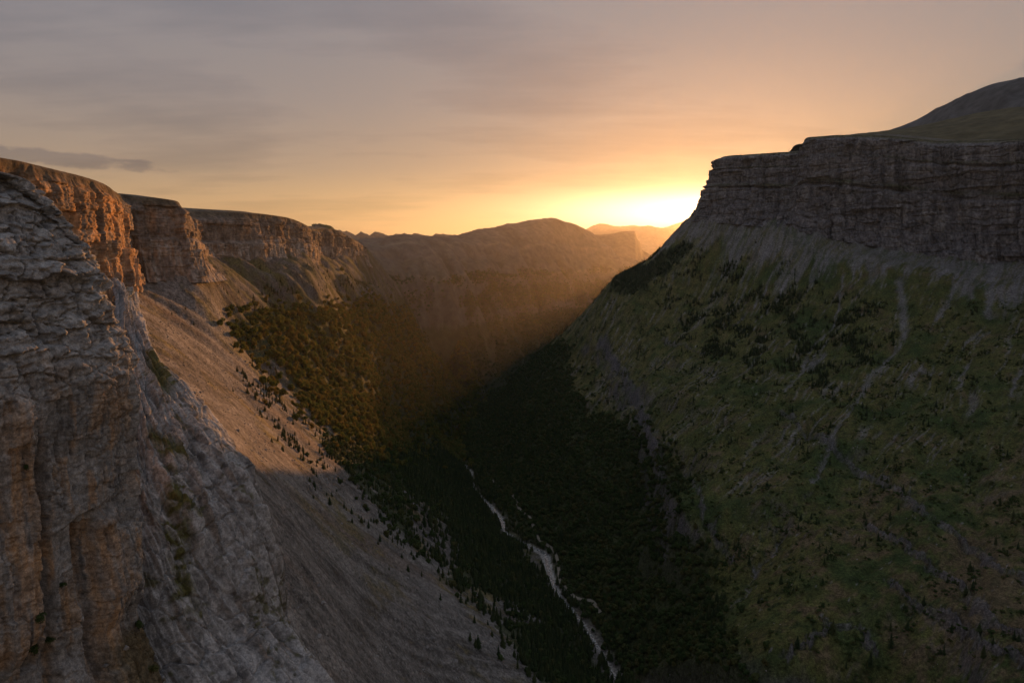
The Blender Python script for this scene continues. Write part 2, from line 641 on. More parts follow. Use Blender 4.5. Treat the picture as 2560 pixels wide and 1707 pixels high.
rx = river_x(gY)
dr = np.full(gX.shape, 1e9)
for k in range(len(RIVER) - 1):
    p, q = RIVER[k, :2], RIVER[k + 1, :2]
    e = q - p
    t = np.clip(((gX - p[0]) * e[0] + (gY - p[1]) * e[1]) / (e @ e), 0, 1)
    dr = np.minimum(dr, (gX - p[0] - t * e[0]) ** 2 + (gY - p[1] - t * e[1]) ** 2)
dr = np.sqrt(dr)
RIGHT = sstep(-10, 60, gX - rx)
FARW = sstep(2750, 3300, gY + 0.5 * (gX + 300))
LEFT = (1 - RIGHT) * (1 - FARW)
away = sstep(15, 140, dr)

def line_dist(pts):
    L_ = spline(np.array([P(*q) for q in pts]), np.linspace(0, len(pts) - 1, 70))
    X_, Y_ = cA[None, :] * cY, cY
    d = np.full(X_.shape, 1e18)
    for k in range(len(L_) - 1):
        p, q = L_[k, :2], L_[k + 1, :2]
        e = q - p
        t = np.clip(((X_ - p[0]) * e[0] + (Y_ - p[1]) * e[1]) / (e @ e + 1e-9), 0, 1)
        d = np.minimum(d, (X_ - p[0] - t * e[0]) ** 2 + (Y_ - p[1] - t * e[1]) ** 2)
    return bil(np.sqrt(d), cA, cL, GA[None, :] * np.ones((NR, 1)), GL[:, None] * np.ones((1, NC)))


CREST = [(560, 600, 2700), (700, 600, 2900), (800, 602, 3100), (892, 603, 3400), (960, 596, 3650), (1020, 586, 3900), (1060, 591, 4060), (1110, 591, 4200), (1180, 578, 4500), (1260, 566, 4750), (1335, 552, 5000), (1372, 557, 5080), (1405, 551, 5200), (1440, 562, 5350), (1485, 584, 5600)]
dL, dR, dC = line_dist(L_BASE), line_dist(R_BASE), line_dist(CREST)

# fall-line coordinates
cl = -0.55 * gX + 0.83 * gY
al = 0.83 * gX + 0.55 * gY
near_fall = sstep(950, 600, gY)
cl = cl + near_fall * (-0.30 * gX) + 6 * fbm(gX / 90, gY / 90, 0, 3, 10)
crr = -0.74 * gX + 0.67 * gY + 26 * fbm(gX / 160, gY / 160, 0, 2, 8) + 5 * fbm(gX / 40, gY / 40, 0, 2, 9)
arr = 0.67 * gX + 0.74 * gY

h = base_z.copy()
GZ0 = base_z
h += away * (9 * fbm(gX / 230, gY / 230, 0, 3, 1) * (0.4 + 0.6 * RIGHT) + 2.4 * fbm(gX / 48, gY / 48, 0, 4, 2) * (0.35 + 0.65 * RIGHT))
# left scree: long low ribs and channels down the fall line
rib = fbm(cl / 26, al / 420, 0, 3, 3)
ribr = fbm(cl / 38, al / 600, 0, 3, 15, ridged=True)
h += LEFT * away * (3.6 * rib + (4.5 + 9.0 * sstep(1000, 1250, gY)) * ribr * sstep(500, 800, gY) + 0.8 * fbm(cl / 9, al / 60, 0, 3, 4) + 1.3 * fbm(gX / 7, gY / 7, 0, 3, 16))
h += (1 - RIGHT) * 11 * np.exp(-(dL / 70) ** 2) * (0.2 + fbm(cl / 42, al / 500, 0, 3, 17))
# forested spur: rounded ribs
spurw = LEFT * sstep(1150, 1500, gY)
h += spurw * sstep(30, 200, dr) * (27 * fbm((0.998 * gX - 0.06 * gY) / 120 + 0.35 * fbm(gX / 150, gY / 150, 0, 2, 22), (0.06 * gX + 0.998 * gY) / 650, 0, 3, 14, ridged=True) + 9 * fbm(gX / 60, gY / 60, 0, 2, 18))
# right: gullies, then rock bands that follow the beds
gul = fbm(crr / 42, arr / 340, 0, 4, 5, ridged=True)
h += RIGHT * (1 - FARW) * away * (8.5 * gul + 2.4 * fbm(crr / 11, arr / 110, 0, 3, 6) + 1.2 * fbm(gX / 6, gY / 6, 0, 2, 19))
h += RIGHT * (1 - FARW) * sstep(60, 260, dr) * sstep(30, 160, dR) * 20 * fbm(crr / 135, arr / 620, 0, 3, 23, ridged=True)
h += RIGHT * (1 - FARW) * 20 * np.exp(-(dR / 110) ** 2) * (0.1 + fbm(crr / 60, arr / 600, 0, 4, 20))
band_rock = np.zeros_like(h)
for z0, A, w, sd in ((-362, 24, 6, 31), (-300, 12, 5, 32), (-415, 24, 6, 33), (-455, 26, 7, 36), (-215, 10, 5, 34), (-150, 12, 6, 35), (-105, 10, 5, 37), (-500, 34, 8, 38)):
    n = fbm(crr / 120, arr / 400, 0, 3, sd)
    amp = A * sstep(-0.05, 0.45, n)
    zz = base_z + 10 * fbm(gX / 150, gY / 150, 0, 3, sd + 10) + 3 * fbm(gX / 30, gY / 30, 0, 2, sd + 20)
    t = (zz - z0) / w
    h += RIGHT * (1 - FARW) * away * amp * (1 / (1 + np.exp(-2.2 * t)) - sstep(-60 / w, 80 / w, t))
    band_rock = np.maximum(band_rock, RIGHT * (1 - FARW) * sstep(2, 9, amp) * np.exp(-(t / 1.5) ** 2))
# far wall: cliffs and gullies
cf = 0.35 * gX - 0.94 * gY
gf = fbm((0.94 * gX + 0.35 * gY) / 150, base_z / 500, 0, 4, 7, ridged=True)
crestq = sstep(25, 330, dC)
h += FARW * away * (60 * gf * (0.03 + 0.97 * crestq) + 9 * fbm(gX / 45, gY / 45, GZ0 / 60, 3, 45) + 6 * fbm(gX / 60, gY / 60, 0, 3, 41) * (0.4 + 0.6 * crestq) - 3.6 * fbm(gX / 230, gY / 230, 0, 3, 1) * (1 - crestq))
far_rock = np.zeros_like(h)
far_bench = np.zeros_like(h)
for z0, A, w in ((110, 60, 16), (10, 75, 14), (-185, 60, 11), (-95, 30, 9), (-330, 45, 12)):
    n = fbm(gX / 500, gY / 500, 0, 3, int(z0) & 63)
    t = (base_z + 20 * fbm(gX / 200, gY / 200, 0, 3, 44) - z0) / w
    a2 = A * sstep(-0.5, 0.5, n) * sstep(20, 160, dC) * (sstep(-150, 250, gX) if z0 > 50 else 1.0)
    h += FARW * a2 * (1 / (1 + np.exp(-2.2 * t)) - sstep(-140 / w, 140 / w, t))
    far_bench = np.maximum(far_bench, FARW * np.exp(-((t - 2.6) / 1.0) ** 2) * sstep(8, 25, a2)) if z0 in (-185, 10) else far_bench
    far_rock = np.maximum(far_rock, FARW * np.exp(-(t / 1.8) ** 2) * sstep(5, 20, a2))
# river bed
bed = 1 - sstep(6, 24, dr)
h = h * (1 - bed) + river_z(gY) * bed
GZ = h


def ground_z(X, Y):
    return bil(GZ, GA, GL, np.asarray(X) / np.asarray(Y), np.log(np.asarray(Y)))


U, V = to_uv(gX, gY, GZ)
wU = U + 60 * fbm(gX / 90, gY / 90, 0, 4, 51)
wV = V + 42 * fbm(gX / 90, gY / 90, 0, 4, 52)

SPUR = [(585, 815), (660, 775), (760, 765), (870, 768), (965, 765), (1060, 870), (1145, 960), (1135, 1060), (1060, 1135), (1005, 1150), (860, 1085), (740, 1000), (690, 920), (600, 860)]
VALL = [(800, 1090), (860, 1075), (1005, 1130), (1060, 1110), (1110, 1020), (1150, 1090), (1200, 1200), (1270, 1330), (1400, 1490), (1560, 1707), (1380, 1720), (1290, 1610), (1150, 1470),
        (1010, 1340), (900, 1210)]
CLEAR = [(1010, 1215), (1085, 1270), (1160, 1420), (1110, 1440), (1040, 1330)]
CLEAR2 = [(1150, 1470), (1260, 1490), (1370, 1560), (1300, 1580), (1170, 1520)]
RLOW = [(1120, 1080), (1170, 1000), (1230, 940), (1330, 865), (1400, 850), (1420, 960), (1480, 1040), (1590, 1060), (1700, 1180), (1680, 1260), (1770, 1400), (1800, 1560), (1870, 1730), (1560, 1730),
        (1420, 1480), (1290, 1320), (1190, 1200)]
TERR = [(1505, 725), (1560, 680), (1640, 640), (1720, 605), (1745, 615), (1690, 655), (1640, 700), (1590, 725)]
RMID = [(1660, 700), (1780, 640), (1900, 680), (2080, 720), (2230, 800), (2200, 920), (2050, 960), (1850, 900), (1720, 860)]
BENCH = [(560, 745), (700, 715), (860, 700), (1000, 720), (1010, 745), (900, 742), (700, 760), (640, 800), (560, 790)]
LEDGE = [(470, 730), (560, 770), (650, 860), (760, 1000), (900, 1110), (1010, 1240), (1180, 1440), (1330, 1600), (1290, 1640), (1100, 1470), (900, 1290), (700, 1140), (640, 1010), (560, 860)]

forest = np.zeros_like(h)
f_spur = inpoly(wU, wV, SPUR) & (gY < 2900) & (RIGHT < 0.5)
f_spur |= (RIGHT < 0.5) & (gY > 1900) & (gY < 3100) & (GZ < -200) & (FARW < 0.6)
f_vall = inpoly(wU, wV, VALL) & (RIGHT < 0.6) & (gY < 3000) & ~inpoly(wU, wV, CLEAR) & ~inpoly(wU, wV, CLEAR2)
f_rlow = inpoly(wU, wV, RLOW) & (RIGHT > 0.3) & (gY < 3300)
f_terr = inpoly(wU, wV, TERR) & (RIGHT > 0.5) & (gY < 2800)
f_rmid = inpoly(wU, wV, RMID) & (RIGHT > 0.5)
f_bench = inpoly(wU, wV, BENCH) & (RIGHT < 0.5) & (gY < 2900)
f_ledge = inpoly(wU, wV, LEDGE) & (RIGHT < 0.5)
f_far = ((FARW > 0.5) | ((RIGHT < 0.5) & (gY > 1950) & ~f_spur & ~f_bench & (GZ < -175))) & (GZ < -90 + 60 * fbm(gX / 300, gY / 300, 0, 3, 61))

def on_ground(u, v):
    """where the view ray through a frame pixel meets the land"""
    Y = np.exp(np.linspace(math.log(300), math.log(3200), 900))
    p = P(u, v, 1.0)[None] * Y[:, None]
    g = ground_z(p[:, 0], p[:, 1])
    k = np.argmax(p[:, 2] < g + 1.0)
    return p[k]


def world_line(px, X_, Y_, wob=0.0, seed=0):
    L_ = np.array([on_ground(u, v)[:2] for u, v in px])
    m = (X_ > L_[:, 0].min() - 60) & (X_ < L_[:, 0].max() + 60) & (Y_ > L_[:, 1].min() - 60) & (Y_ < L_[:, 1].max() + 60)
    d = np.full(X_.shape, 1e9)
    xs, ys = X_[m], Y_[m]
    if wob:
        xs = xs + wob * fbm(xs / 22, ys / 22, 0, 3, seed)
        ys = ys + wob * fbm(xs / 22, ys / 22, 0, 3, seed + 7)
    dd = np.full(xs.shape, 1e9)
    for k in range(len(L_) - 1):
        p, q = L_[k], L_[k + 1]
        e = q - p
        t = np.clip(((xs - p[0]) * e[0] + (ys - p[1]) * e[1]) / (e @ e + 1e-9), 0, 1)
        dd = np.minimum(dd, np.hypot(xs - p[0] - t * e[0], ys - p[1] - t * e[1]))
    d[m] = dd
    return d


GULLIES = [([(2108, 690), (2100, 757), (2085, 811), (2027, 872), (2004, 926), (1962, 975)], 5.0), ([(2062, 880), (2035, 905), (2020, 925)], 8.0),
           ([(2253, 690), (2257, 776), (2265, 849), (2226, 891), (2169, 937), (2161, 975), (2135, 1018), (2096, 1063), (2077, 1113), (2054, 1159), (2035, 1209)], 4.5),
           ([(2250, 700), (2262, 840)], 14.0), ([(2421, 905), (2395, 970)], 5.0), ([(2552, 920), (2525, 985)], 7.0), ([(1993, 690), (1940, 750), (1897, 796), (1850, 830)], 3.5),
           ([(1928, 705), (1874, 776), (1832, 815)], 3.0), ([(1974, 1319), (1955, 1353), (1886, 1430), (1867, 1479), (1832, 1506)], 2.0),
           ([(2500, 640), (2480, 700), (2470, 790)], 12.0), ([(2400, 640), (2380, 740), (2340, 800)], 6.0), ([(2300, 920), (2330, 930)], 9.0)]
BANDS = [([(1660, 845), (1700, 858), (1760, 882)], 6), ([(1958, 1029), (2004, 1075), (2081, 1109), (2119, 1152), (2196, 1194), (2257, 1232), (2311, 1274), (2410, 1345), (2483, 1407), (2575, 1455)], 7),
         ([(2169, 1311), (2234, 1342), (2310, 1388), (2368, 1437), (2425, 1491), (2483, 1552), (2575, 1592)], 6), ([(2226, 1449), (2257, 1479), (2368, 1537), (2418, 1575), (2464, 1617), (2575, 1660)], 5),
         ([(1500, 850), (1560, 920), (1600, 1000), (1635, 1100), (1650, 1230)], 10), ([(1960, 1640), (2080, 1560), (2150, 1570), (2200, 1640)], 4), ([(1720, 1180), (1760, 1280), (1830, 1400)], 4)]
# broken crag where the grass drops to the river woods
CRAG = np.array([on_ground(u, v)[:2] for u, v in [(1500, 830), (1545, 910), (1590, 985), (1625, 1070), (1655, 1170), (1690, 1270), (1740, 1370)]])
o_ = np.argsort(CRAG[:, 1])
cr_x = np.interp(gY, CRAG[o_, 1], CRAG[o_, 0])
cin = sstep(CRAG[:, 1].min() - 30, CRAG[:, 1].min() + 60, gY) * sstep(CRAG[:, 1].max() + 30, CRAG[:, 1].max() - 90, gY)
cd_ = cr_x - gX + 22 * fbm(gX / 40, gY / 40, 0, 4, 24)
cstep = cin * RIGHT * sstep(25, 140, dr) * (0.5 + 0.5 * sstep(-0.5, 0.3, fbm(gX / 70, gY / 70, 0, 2, 25)))
GZ = GZ - 34 * cstep * (sstep(-4, 10, cd_) * 0.6 + 0.4 * sstep(22, 34, cd_)) * sstep(170, 40, cd_)
crag_m = np.clip(cstep * (np.exp(-((cd_ - 5) / 9) ** 2) + 0.8 * np.exp(-((cd_ - 28) / 8) ** 2)), 0, 1)
gul_d = np.full(h.shape, 9.0)
for k, (px, w) in enumerate(GULLIES):
    gul_d = np.minimum(gul_d, world_line(px, gX, gY, 12.0, 600 + k) / (0.8 * w))
ban_d = np.full(h.shape, 9.0)
for k, (px, w) in enumerate(BANDS):
    ban_d = np.minimum(ban_d, world_line(px, gX, gY, 13.0, 640 + k) / w)
GZ = GZ - 4.5 * np.exp(-(gul_d / 1.3) ** 2) - 5.0 * np.exp(-((ban_d - 0.9) / 0.5) ** 2) + 3.5 * np.exp(-(ban_d / 0.6) ** 2)

# slope of the land
dzl, dza = np.gradient(GZ, GL, GA)
gxx = dza / gY
gyy = (dzl - dza * GA[None, :]) / gY
SLOPE = np.sqrt(gxx ** 2 + gyy ** 2)

# --- albedo of the land
n_big = fbm(gX / 120, gY / 120, 0, 4, 71)
n_mid = fbm(gX / 28, gY / 28, 0, 4, 72)
n_fin = fbm(gX / 7, gY / 7, 0, 3, 73)
streakR = fbm(crr / 9, arr / 260, 0, 4, 74)
streakL = 0.6 * fbm(cl / 10, al / 130, 0, 4, 75) + 0.5 * fbm(gX / 14, gY / 14, 0, 4, 85)

C_SCREE = np.array([0.215, 0.197, 0.178])
C_SCREE_D = np.array([0.092, 0.082, 0.073])
C_OLIVE = np.array([0.100, 0.096, 0.030])
C_STRAW = np.array([0.23, 0.175, 0.075])
C_GREEN = np.array([0.046, 0.066, 0.021])
C_BROWN = np.array([0.135, 0.092, 0.058])
C_ROCK = np.array([0.190, 0.177, 0.172])
C_ROCKD = np.array([0.125, 0.115, 0.112])
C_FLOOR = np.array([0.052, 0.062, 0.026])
C_GRAVEL = np.array([0.36, 0.345, 0.31])

left = lerp3(np.broadcast_to(C_SCREE, h.shape + (3,)), np.broadcast_to(C_SCREE_D, h.shape + (3,)), sstep(-0.35, 0.55, streakL + 0.4 * n_mid + 0.5 * fbm(cl / 30, al / 700, 0, 3, 83)))
left = lerp3(left, np.broadcast_to(np.array([0.15, 0.112, 0.086]), left.shape), 0.7 * sstep(0.1, 0.5, fbm(cl / 60, al / 400, 0, 3, 84)))
grassL = sstep(0.12, 0.42, n_big * 0.7 + 0.5 * n_mid + 0.35 * streakL) * sstep(480, 900, gY) * 0.8
grassL = np.maximum(grassL, 0.6 * sstep(0.25, 0.5, streakL + 0.3 * n_mid) * sstep(420, 700, gY))
left = lerp3(left, lerp3(np.broadcast_to(C_OLIVE, left.shape), np.broadcast_to(C_STRAW, left.shape), sstep(-0.3, 0.5, n_fin + n_mid)), grassL)
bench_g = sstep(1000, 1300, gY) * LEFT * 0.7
left = left * (1 - 0.35 * sstep(1000, 1300, gY))[..., None]  # bench ground darkened in its albedo, standing in for shade
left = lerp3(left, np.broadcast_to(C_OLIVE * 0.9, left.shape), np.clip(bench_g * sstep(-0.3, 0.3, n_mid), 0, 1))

st_a = fbm(crr / 30, arr / 420, 0, 3, 76)
st_b = fbm(crr / 6.5, arr / 150, 0, 4, 77)
reach = 60 + 230 * sstep(-0.5, 0.8, st_a + 0.5 * st_b) + 60 * sstep(500, 1300, gX)
talus = sstep(1.15, 0.72, dR / reach + 0.22 * st_b + 0.18 * n_mid) * (0.18 + 0.82 * sstep(-0.45, 0.35, st_b + 0.6 * fbm(crr / 15, arr / 120, 0, 3, 86) + 0.4 * n_fin))
C_BUSH = np.array([0.026, 0.038, 0.014])
C_BAND = np.array([0.165, 0.150, 0.152])
right = lerp3(np.broadcast_to(C_GREEN, h.shape + (3,)), np.broadcast_to(C_OLIVE, h.shape + (3,)), sstep(-0.35, 0.35, n_big + 0.5 * n_mid + 0.15))
low_brown = sstep(0.10, 0.5, n_mid * 0.7 + n_big * 0.6 + 0.4 * n_fin + 0.5 * sstep(1300, 500, gY + 0 * gX) * sstep(200, 600, gX))
right = lerp3(right, np.broadcast_to(C_BROWN, right.shape), 0.75 * low_brown)
right = lerp3(right, np.broadcast_to(np.array([0.135, 0.115, 0.042]), right.shape), 0.75 * sstep(1650, 1950, gY) * sstep(780, 560, gX + 80 * n_big) * sstep(-0.5, 0.3, n_mid + 0.5 * n_fin))
right = lerp3(right, np.broadcast_to(C_BUSH, right.shape), 0.85 * sstep(0.05, 0.35, fbm(gX / 13, gY / 13, 0, 4, 78) + 0.35 * n_big - 0.05) * (1 - 0.6 * low_brown))
right = lerp3(right, np.broadcast_to(C_ROCK, right.shape), 0.9 * np.clip(talus, 0, 1))
thin = fbm(crr / 17, arr / 700, 0, 3, 79, ridged=True)
gully_pale = sstep(0.66, 0.80, thin + 0.15 * st_b) * sstep(-0.1, 0.3, n_big + 0.4 * st_a + 0.1) * 0.8 * sstep(850, 1200, gY)
right = lerp3(right, np.broadcast_to(C_ROCK * 1.1, right.shape), gully_pale * (0.5 + 0.5 * sstep(-0.2, 0.3, n_fin)))
right = lerp3(right, np.broadcast_to(C_BAND * 0.7, right.shape), 0.7 * np.clip(np.maximum(0.6 * band_rock * sstep(-0.2, 0.4, n_fin + n_mid), sstep(1.4, 2.0, SLOPE)), 0, 1))
gm = sstep(1.2, 0.3, gul_d + 0.55 * n_fin + 0.45 * n_mid)
right = lerp3(right, np.broadcast_to(C_ROCK * 0.95, right.shape), 0.85 * gm * sstep(-0.75, 0.1, n_mid + 0.6 * n_fin))
bm_ = sstep(1.25, 0.35, ban_d + 0.6 * n_fin + 0.55 * n_mid)
right = lerp3(right, np.broadcast_to(C_BAND * 0.72, right.shape), 0.8 * bm_ * sstep(-0.7, 0.15, n_mid + 0.6 * n_fin))
pock = sstep(0.62, 0.75, fbm(gX / 9, gY / 9, 0, 2, 80) * 1.2)
right = lerp3(right, np.broadcast_to(C_ROCK * 1.2, right.shape), 0.7 * pock)

far = lerp3(np.broadcast_to(np.array([0.050, 0.052, 0.026]), h.shape + (3,)), np.broadcast_to(np.array([0.105, 0.090, 0.072]), h.shape + (3,)),
            sstep(-160, 60, GZ + 90 * n_big + 60 * gf))
far = far * (1 + 0.5 * gf + 0.3 * n_mid)[..., None]
far = lerp3(far, np.broadcast_to(np.array([0.15, 0.128, 0.108]), far.shape), 0.7 * np.clip(np.maximum(far_rock, sstep(1.0, 1.5, SLOPE)), 0, 1))

right = right * 1.06
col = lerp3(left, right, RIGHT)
far = lerp3(far, np.broadcast_to(np.array([0.21, 0.175, 0.12]), far.shape), 0.7 * np.clip(far_bench, 0, 1))
col = lerp3(col, far, FARW)
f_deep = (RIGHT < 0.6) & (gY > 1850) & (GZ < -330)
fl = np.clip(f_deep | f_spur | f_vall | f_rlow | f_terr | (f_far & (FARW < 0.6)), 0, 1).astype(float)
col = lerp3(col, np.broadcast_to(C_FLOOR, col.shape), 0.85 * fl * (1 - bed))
col = lerp3(col, np.broadcast_to(C_BAND * 0.85, col.shape), 0.9 * crag_m * sstep(-0.5, 0.1, n_fin + n_mid))
# gravel of the river bed, wide where the photograph shows it open
bedw = np.interp(gY, [150, 700, 900, 1050, 1130, 1200, 1310, 1380, 1440, 1520, 1600, 1700, 1790, 1900, 2020, 2120, 7000], [4, 3.5, 3, 3, 3.5, 6.5, 10, 3.5, 3, 6.5, 4.5, 0.8, 0.8, 5.5, 3.5, -4, -6])
grav = sstep(1.15, 0.85, dr / np.maximum(bedw, 0.5) + 0.25 * n_fin) * (bedw > 0.5)
col = lerp3(col, np.broadcast_to(C_GRAVEL, col.shape), grav)
col = np.clip(col, 0.01, 0.8)

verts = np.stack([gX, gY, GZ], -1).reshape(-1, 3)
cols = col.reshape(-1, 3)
lb_ = np.array([P(*q) for q in L_BASE])
rb_ = np.array([P(*q) for q in R_BASE[:13]])
o_ = np.argsort(lb_[:, 1])
p_ = np.argsort(rb_[:, 0])
SEEN = ~((gX < np.interp(gY, lb_[o_, 1], lb_[o_, 0]) - 140) & (gY < 2600)) & ~((gX > 760) & (gX < 1900) & (gY < 3000) & (gY > np.interp(gX, rb_[p_, 0], rb_[p_, 1]) + 180))
SEEN = SEEN[:-1, :-1]
fr = (RIGHT[:-1, :-1] > 0.5)
ff = (FARW[:-1, :-1] > 0.5)
for name, keep, mat, label, cat in (
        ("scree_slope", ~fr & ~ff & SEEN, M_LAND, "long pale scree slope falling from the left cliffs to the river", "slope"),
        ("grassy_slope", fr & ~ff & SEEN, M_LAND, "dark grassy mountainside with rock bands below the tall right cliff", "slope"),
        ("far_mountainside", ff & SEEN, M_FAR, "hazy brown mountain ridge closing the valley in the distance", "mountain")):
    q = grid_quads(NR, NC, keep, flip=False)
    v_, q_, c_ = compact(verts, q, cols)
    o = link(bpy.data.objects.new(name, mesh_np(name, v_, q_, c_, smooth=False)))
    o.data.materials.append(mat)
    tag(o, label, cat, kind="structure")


# ------------------------------------------------------------------ cliffs
def cliff(name, rim, base, ncol, nrow, prof, disp, colour, back, back_dir, mat, flip=False, zdip=0.0, jag=1.0):
    rim = np.array([P(*q) for q in rim])
    base = np.array([P(*q) for q in base])
    n = len(rim)
    tt = np.linspace(0, n - 1, 4000)
    R = spline(rim, tt)
    d = np.linalg.norm(np.diff(R, axis=0), axis=1) / np.linalg.norm(R[1:], axis=1)
    cum = np.r_[0, np.cumsum(d)]
    t = np.interp(np.linspace(0, cum[-1], ncol), cum, tt)
    R, B = spline(rim, t), spline(base, t)
    s = np.r_[0, np.cumsum(np.linalg.norm(np.diff((R + B)[:, :2] / 2, axis=0), axis=1))]
    tan = np.gradient((R + B)[:, :2] / 2, axis=0)
    k = max(3, ncol // 60)
    ker = np.ones(k) / k
    tan = np.stack([np.convolve(np.pad(tan[:, i], k // 2, mode='edge'), ker, mode='valid')[:ncol] for i in (0, 1)], 1)
    tan /= np.linalg.norm(tan, axis=1, keepdims=True) + 1e-9
    nor = np.stack([tan[:, 1], -tan[:, 0]], 1)
    if flip:
        nor = -nor
    ft = np.linspace(0, 1, nrow)
    S = np.broadcast_to(s[None, :], (nrow, ncol))
    T = np.broadcast_to(ft[:, None], (nrow, ncol))
    Z = R[None, :, 2] + (B[None, :, 2] - R[None, :, 2]) * T
    pf = prof(T, S)
    X = R[None, :, 0] + (B - R)[None, :, 0] * pf
    Y = R[None, :, 1] + (B - R)[None, :, 1] * pf
    D, seam, bi = disp(S, Z, T, X, Y)
    X = X + nor[None, :, 0] * D
    Y = Y + nor[None, :, 1] * D
    C = colour(S, Z, T, X, Y, D, seam, bi)
    # plateau behind the rim
    rows_x, rows_y, rows_z, rows_c = [], [], [], []
    for dist, rise in back[::-1]:
        bx = X[0] + back_dir[0] * dist
        by = Y[0] + back_dir[1] * dist
        bz = Z[0] + rise + jag * min(1.0, dist / 60) * (5 * fbm(bx / 90, by / 90, 0, 4, 81))
        rows_x.append(bx)
        rows_y.append(by)
        rows_z.append(bz)
        nn = fbm(bx / 30, by / 30, 0, 3, 82)
        rows_c.append(lerp3(np.broadcast_to(np.array([0.105, 0.088, 0.055]), (ncol, 3)), np.broadcast_to(np.array([0.16, 0.14, 0.12]), (ncol, 3)), sstep(-0.3, 0.5, nn)))
    X = np.vstack(rows_x + [X])
    Y = np.vstack(rows_y + [Y])
    Z = np.vstack(rows_z + [Z])
    C = np.concatenate([np.array(rows_c), C], 0)
    v_ = np.stack([X, Y, Z], -1).reshape(-1, 3)
    q_ = grid_quads(X.shape[0], ncol, flip=not flip)
    o = link(bpy.data.objects.new(name, mesh_np(name, v_, q_, np.clip(C.reshape(-1, 3), 0.01, 0.8), smooth=False)))
    o.data.materials.append(mat)
    return o


def prof_left(T, S):
    # rounded brow, upper wall, ledge half way down, lower wall, apron
    return 0.24 * sstep(0.0, 0.14, T) + 0.10 * T + 0.17 * sstep(0.43, 0.49, T) + 0.48 * np.clip((T - 0.60) / 0.40, 0, 1) ** 1.7


def disp_left(S, Z, T, X, Y):
    zz = Z + 3.0 * fbm(S / 60, Z / 60, 0, 3, 101)
    ss = S + 7 * fbm(S / 40, Z / 25, 0, 3, 102)
    b1, s1 = blocks(ss, zz, 17, 30, 103)
    lb, ls, lr = lumps(ss / 8.5, zz / 4.2, 104)
    fo, fi = facets(ss, zz, 17, 42, 105)
    fo2, _ = facets(ss * 1.01 + 5, zz, 45, 75, 109)
    body = 0.25 * sstep(0.0, 0.03, T) + 0.75 * sstep(0.03, 0.13, T)
    low = sstep(0.55, 0.75, T)
    D = body * (9 * fo * (1 - 0.4 * low) + 13 * fo2 + 3.5 * b1 * (1 - 0.6 * low) + (1.6 * lr + 0.9 * lb - 1.2 * ls) * (1 - 0.5 * low) - 1.6 * s1 * (1 - 0.7 * low) - 8.0
                + 3.0 * fbm(S / 9, Z / 30, 0, 4, 107)) + low * 6 * fbm(S / 12, Z / 90, 0, 4, 108, ridged=True) + (1 - body) * 1.2 * fbm(S / 14, T * 9, 0, 3, 110)
    return D, np.maximum(s1, ls), b1


def colour_left(S, Z, T, X, Y, D, seam, bi):
    n1 = fbm(S / 22, Z / 60, 0, 4, 111)
    n2 = fbm(S / 6, Z / 55, 0, 4, 112)
    a = np.array([0.205, 0.165, 0.135])
    b = np.array([0.30, 0.19, 0.115])
    g = np.array([0.155, 0.138, 0.125])
    p = np.array([0.37, 0.325, 0.285])
    C = lerp3(np.broadcast_to(a, S.shape + (3,)), np.broadcast_to(b, S.shape + (3,)), sstep(-0.1, 0.5, n1))
    C = lerp3(C, np.broadcast_to(g, C.shape), sstep(0.0, 0.5, n2))
    sunlit_orange = sstep(520, 380, S) * sstep(60, 160, S) * sstep(-0.45, 0.15, n1 + 0.5 * n2)  # orange sunlight on the first buttress, painted into the rock albedo
    C = lerp3(C, np.broadcast_to(np.array([0.46, 0.255, 0.12]), C.shape), 0.75 * sunlit_orange)
    lowp = sstep(0.40, 0.55, T + 0.08 * n1) * (1 - 0.7 * sunlit_orange) * sstep(-0.25, 0.35, n2 + 0.4 * n1)
    C = lerp3(C, np.broadcast_to(p, C.shape), 0.75 * lowp)
    C = C * (0.88 + 0.24 * bi)[..., None]
    top = sstep(0.15, 0.03, T + 0.03 * n2)
    C = lerp3(C, np.broadcast_to(np.array([0.088, 0.074, 0.052]), C.shape), 0.9 * top)
    return C


wall = cliff("cliff_wall", L_RIM, L_BASE, 1020, 200, prof_left, disp_left, colour_left,
             [(15, 2), (40, 5), (90, 8), (200, 12), (450, 10), (900, -20)], (-0.93, -0.35), M_WALL)
tag(wall, "stepped brown limestone cliffs along the left rim, orange where sunlit", "cliff", kind="structure")


def prof_right(T, S):
    return 0.05 * sstep(0.0, 0.08, T) + 0.10 * T + 0.20 * sstep(0.40, 0.47, T) + 0.10 * sstep(0.17, 0.20, T) + 0.55 * np.clip((T - 0.50) / 0.50, 0, 1) ** 1.7


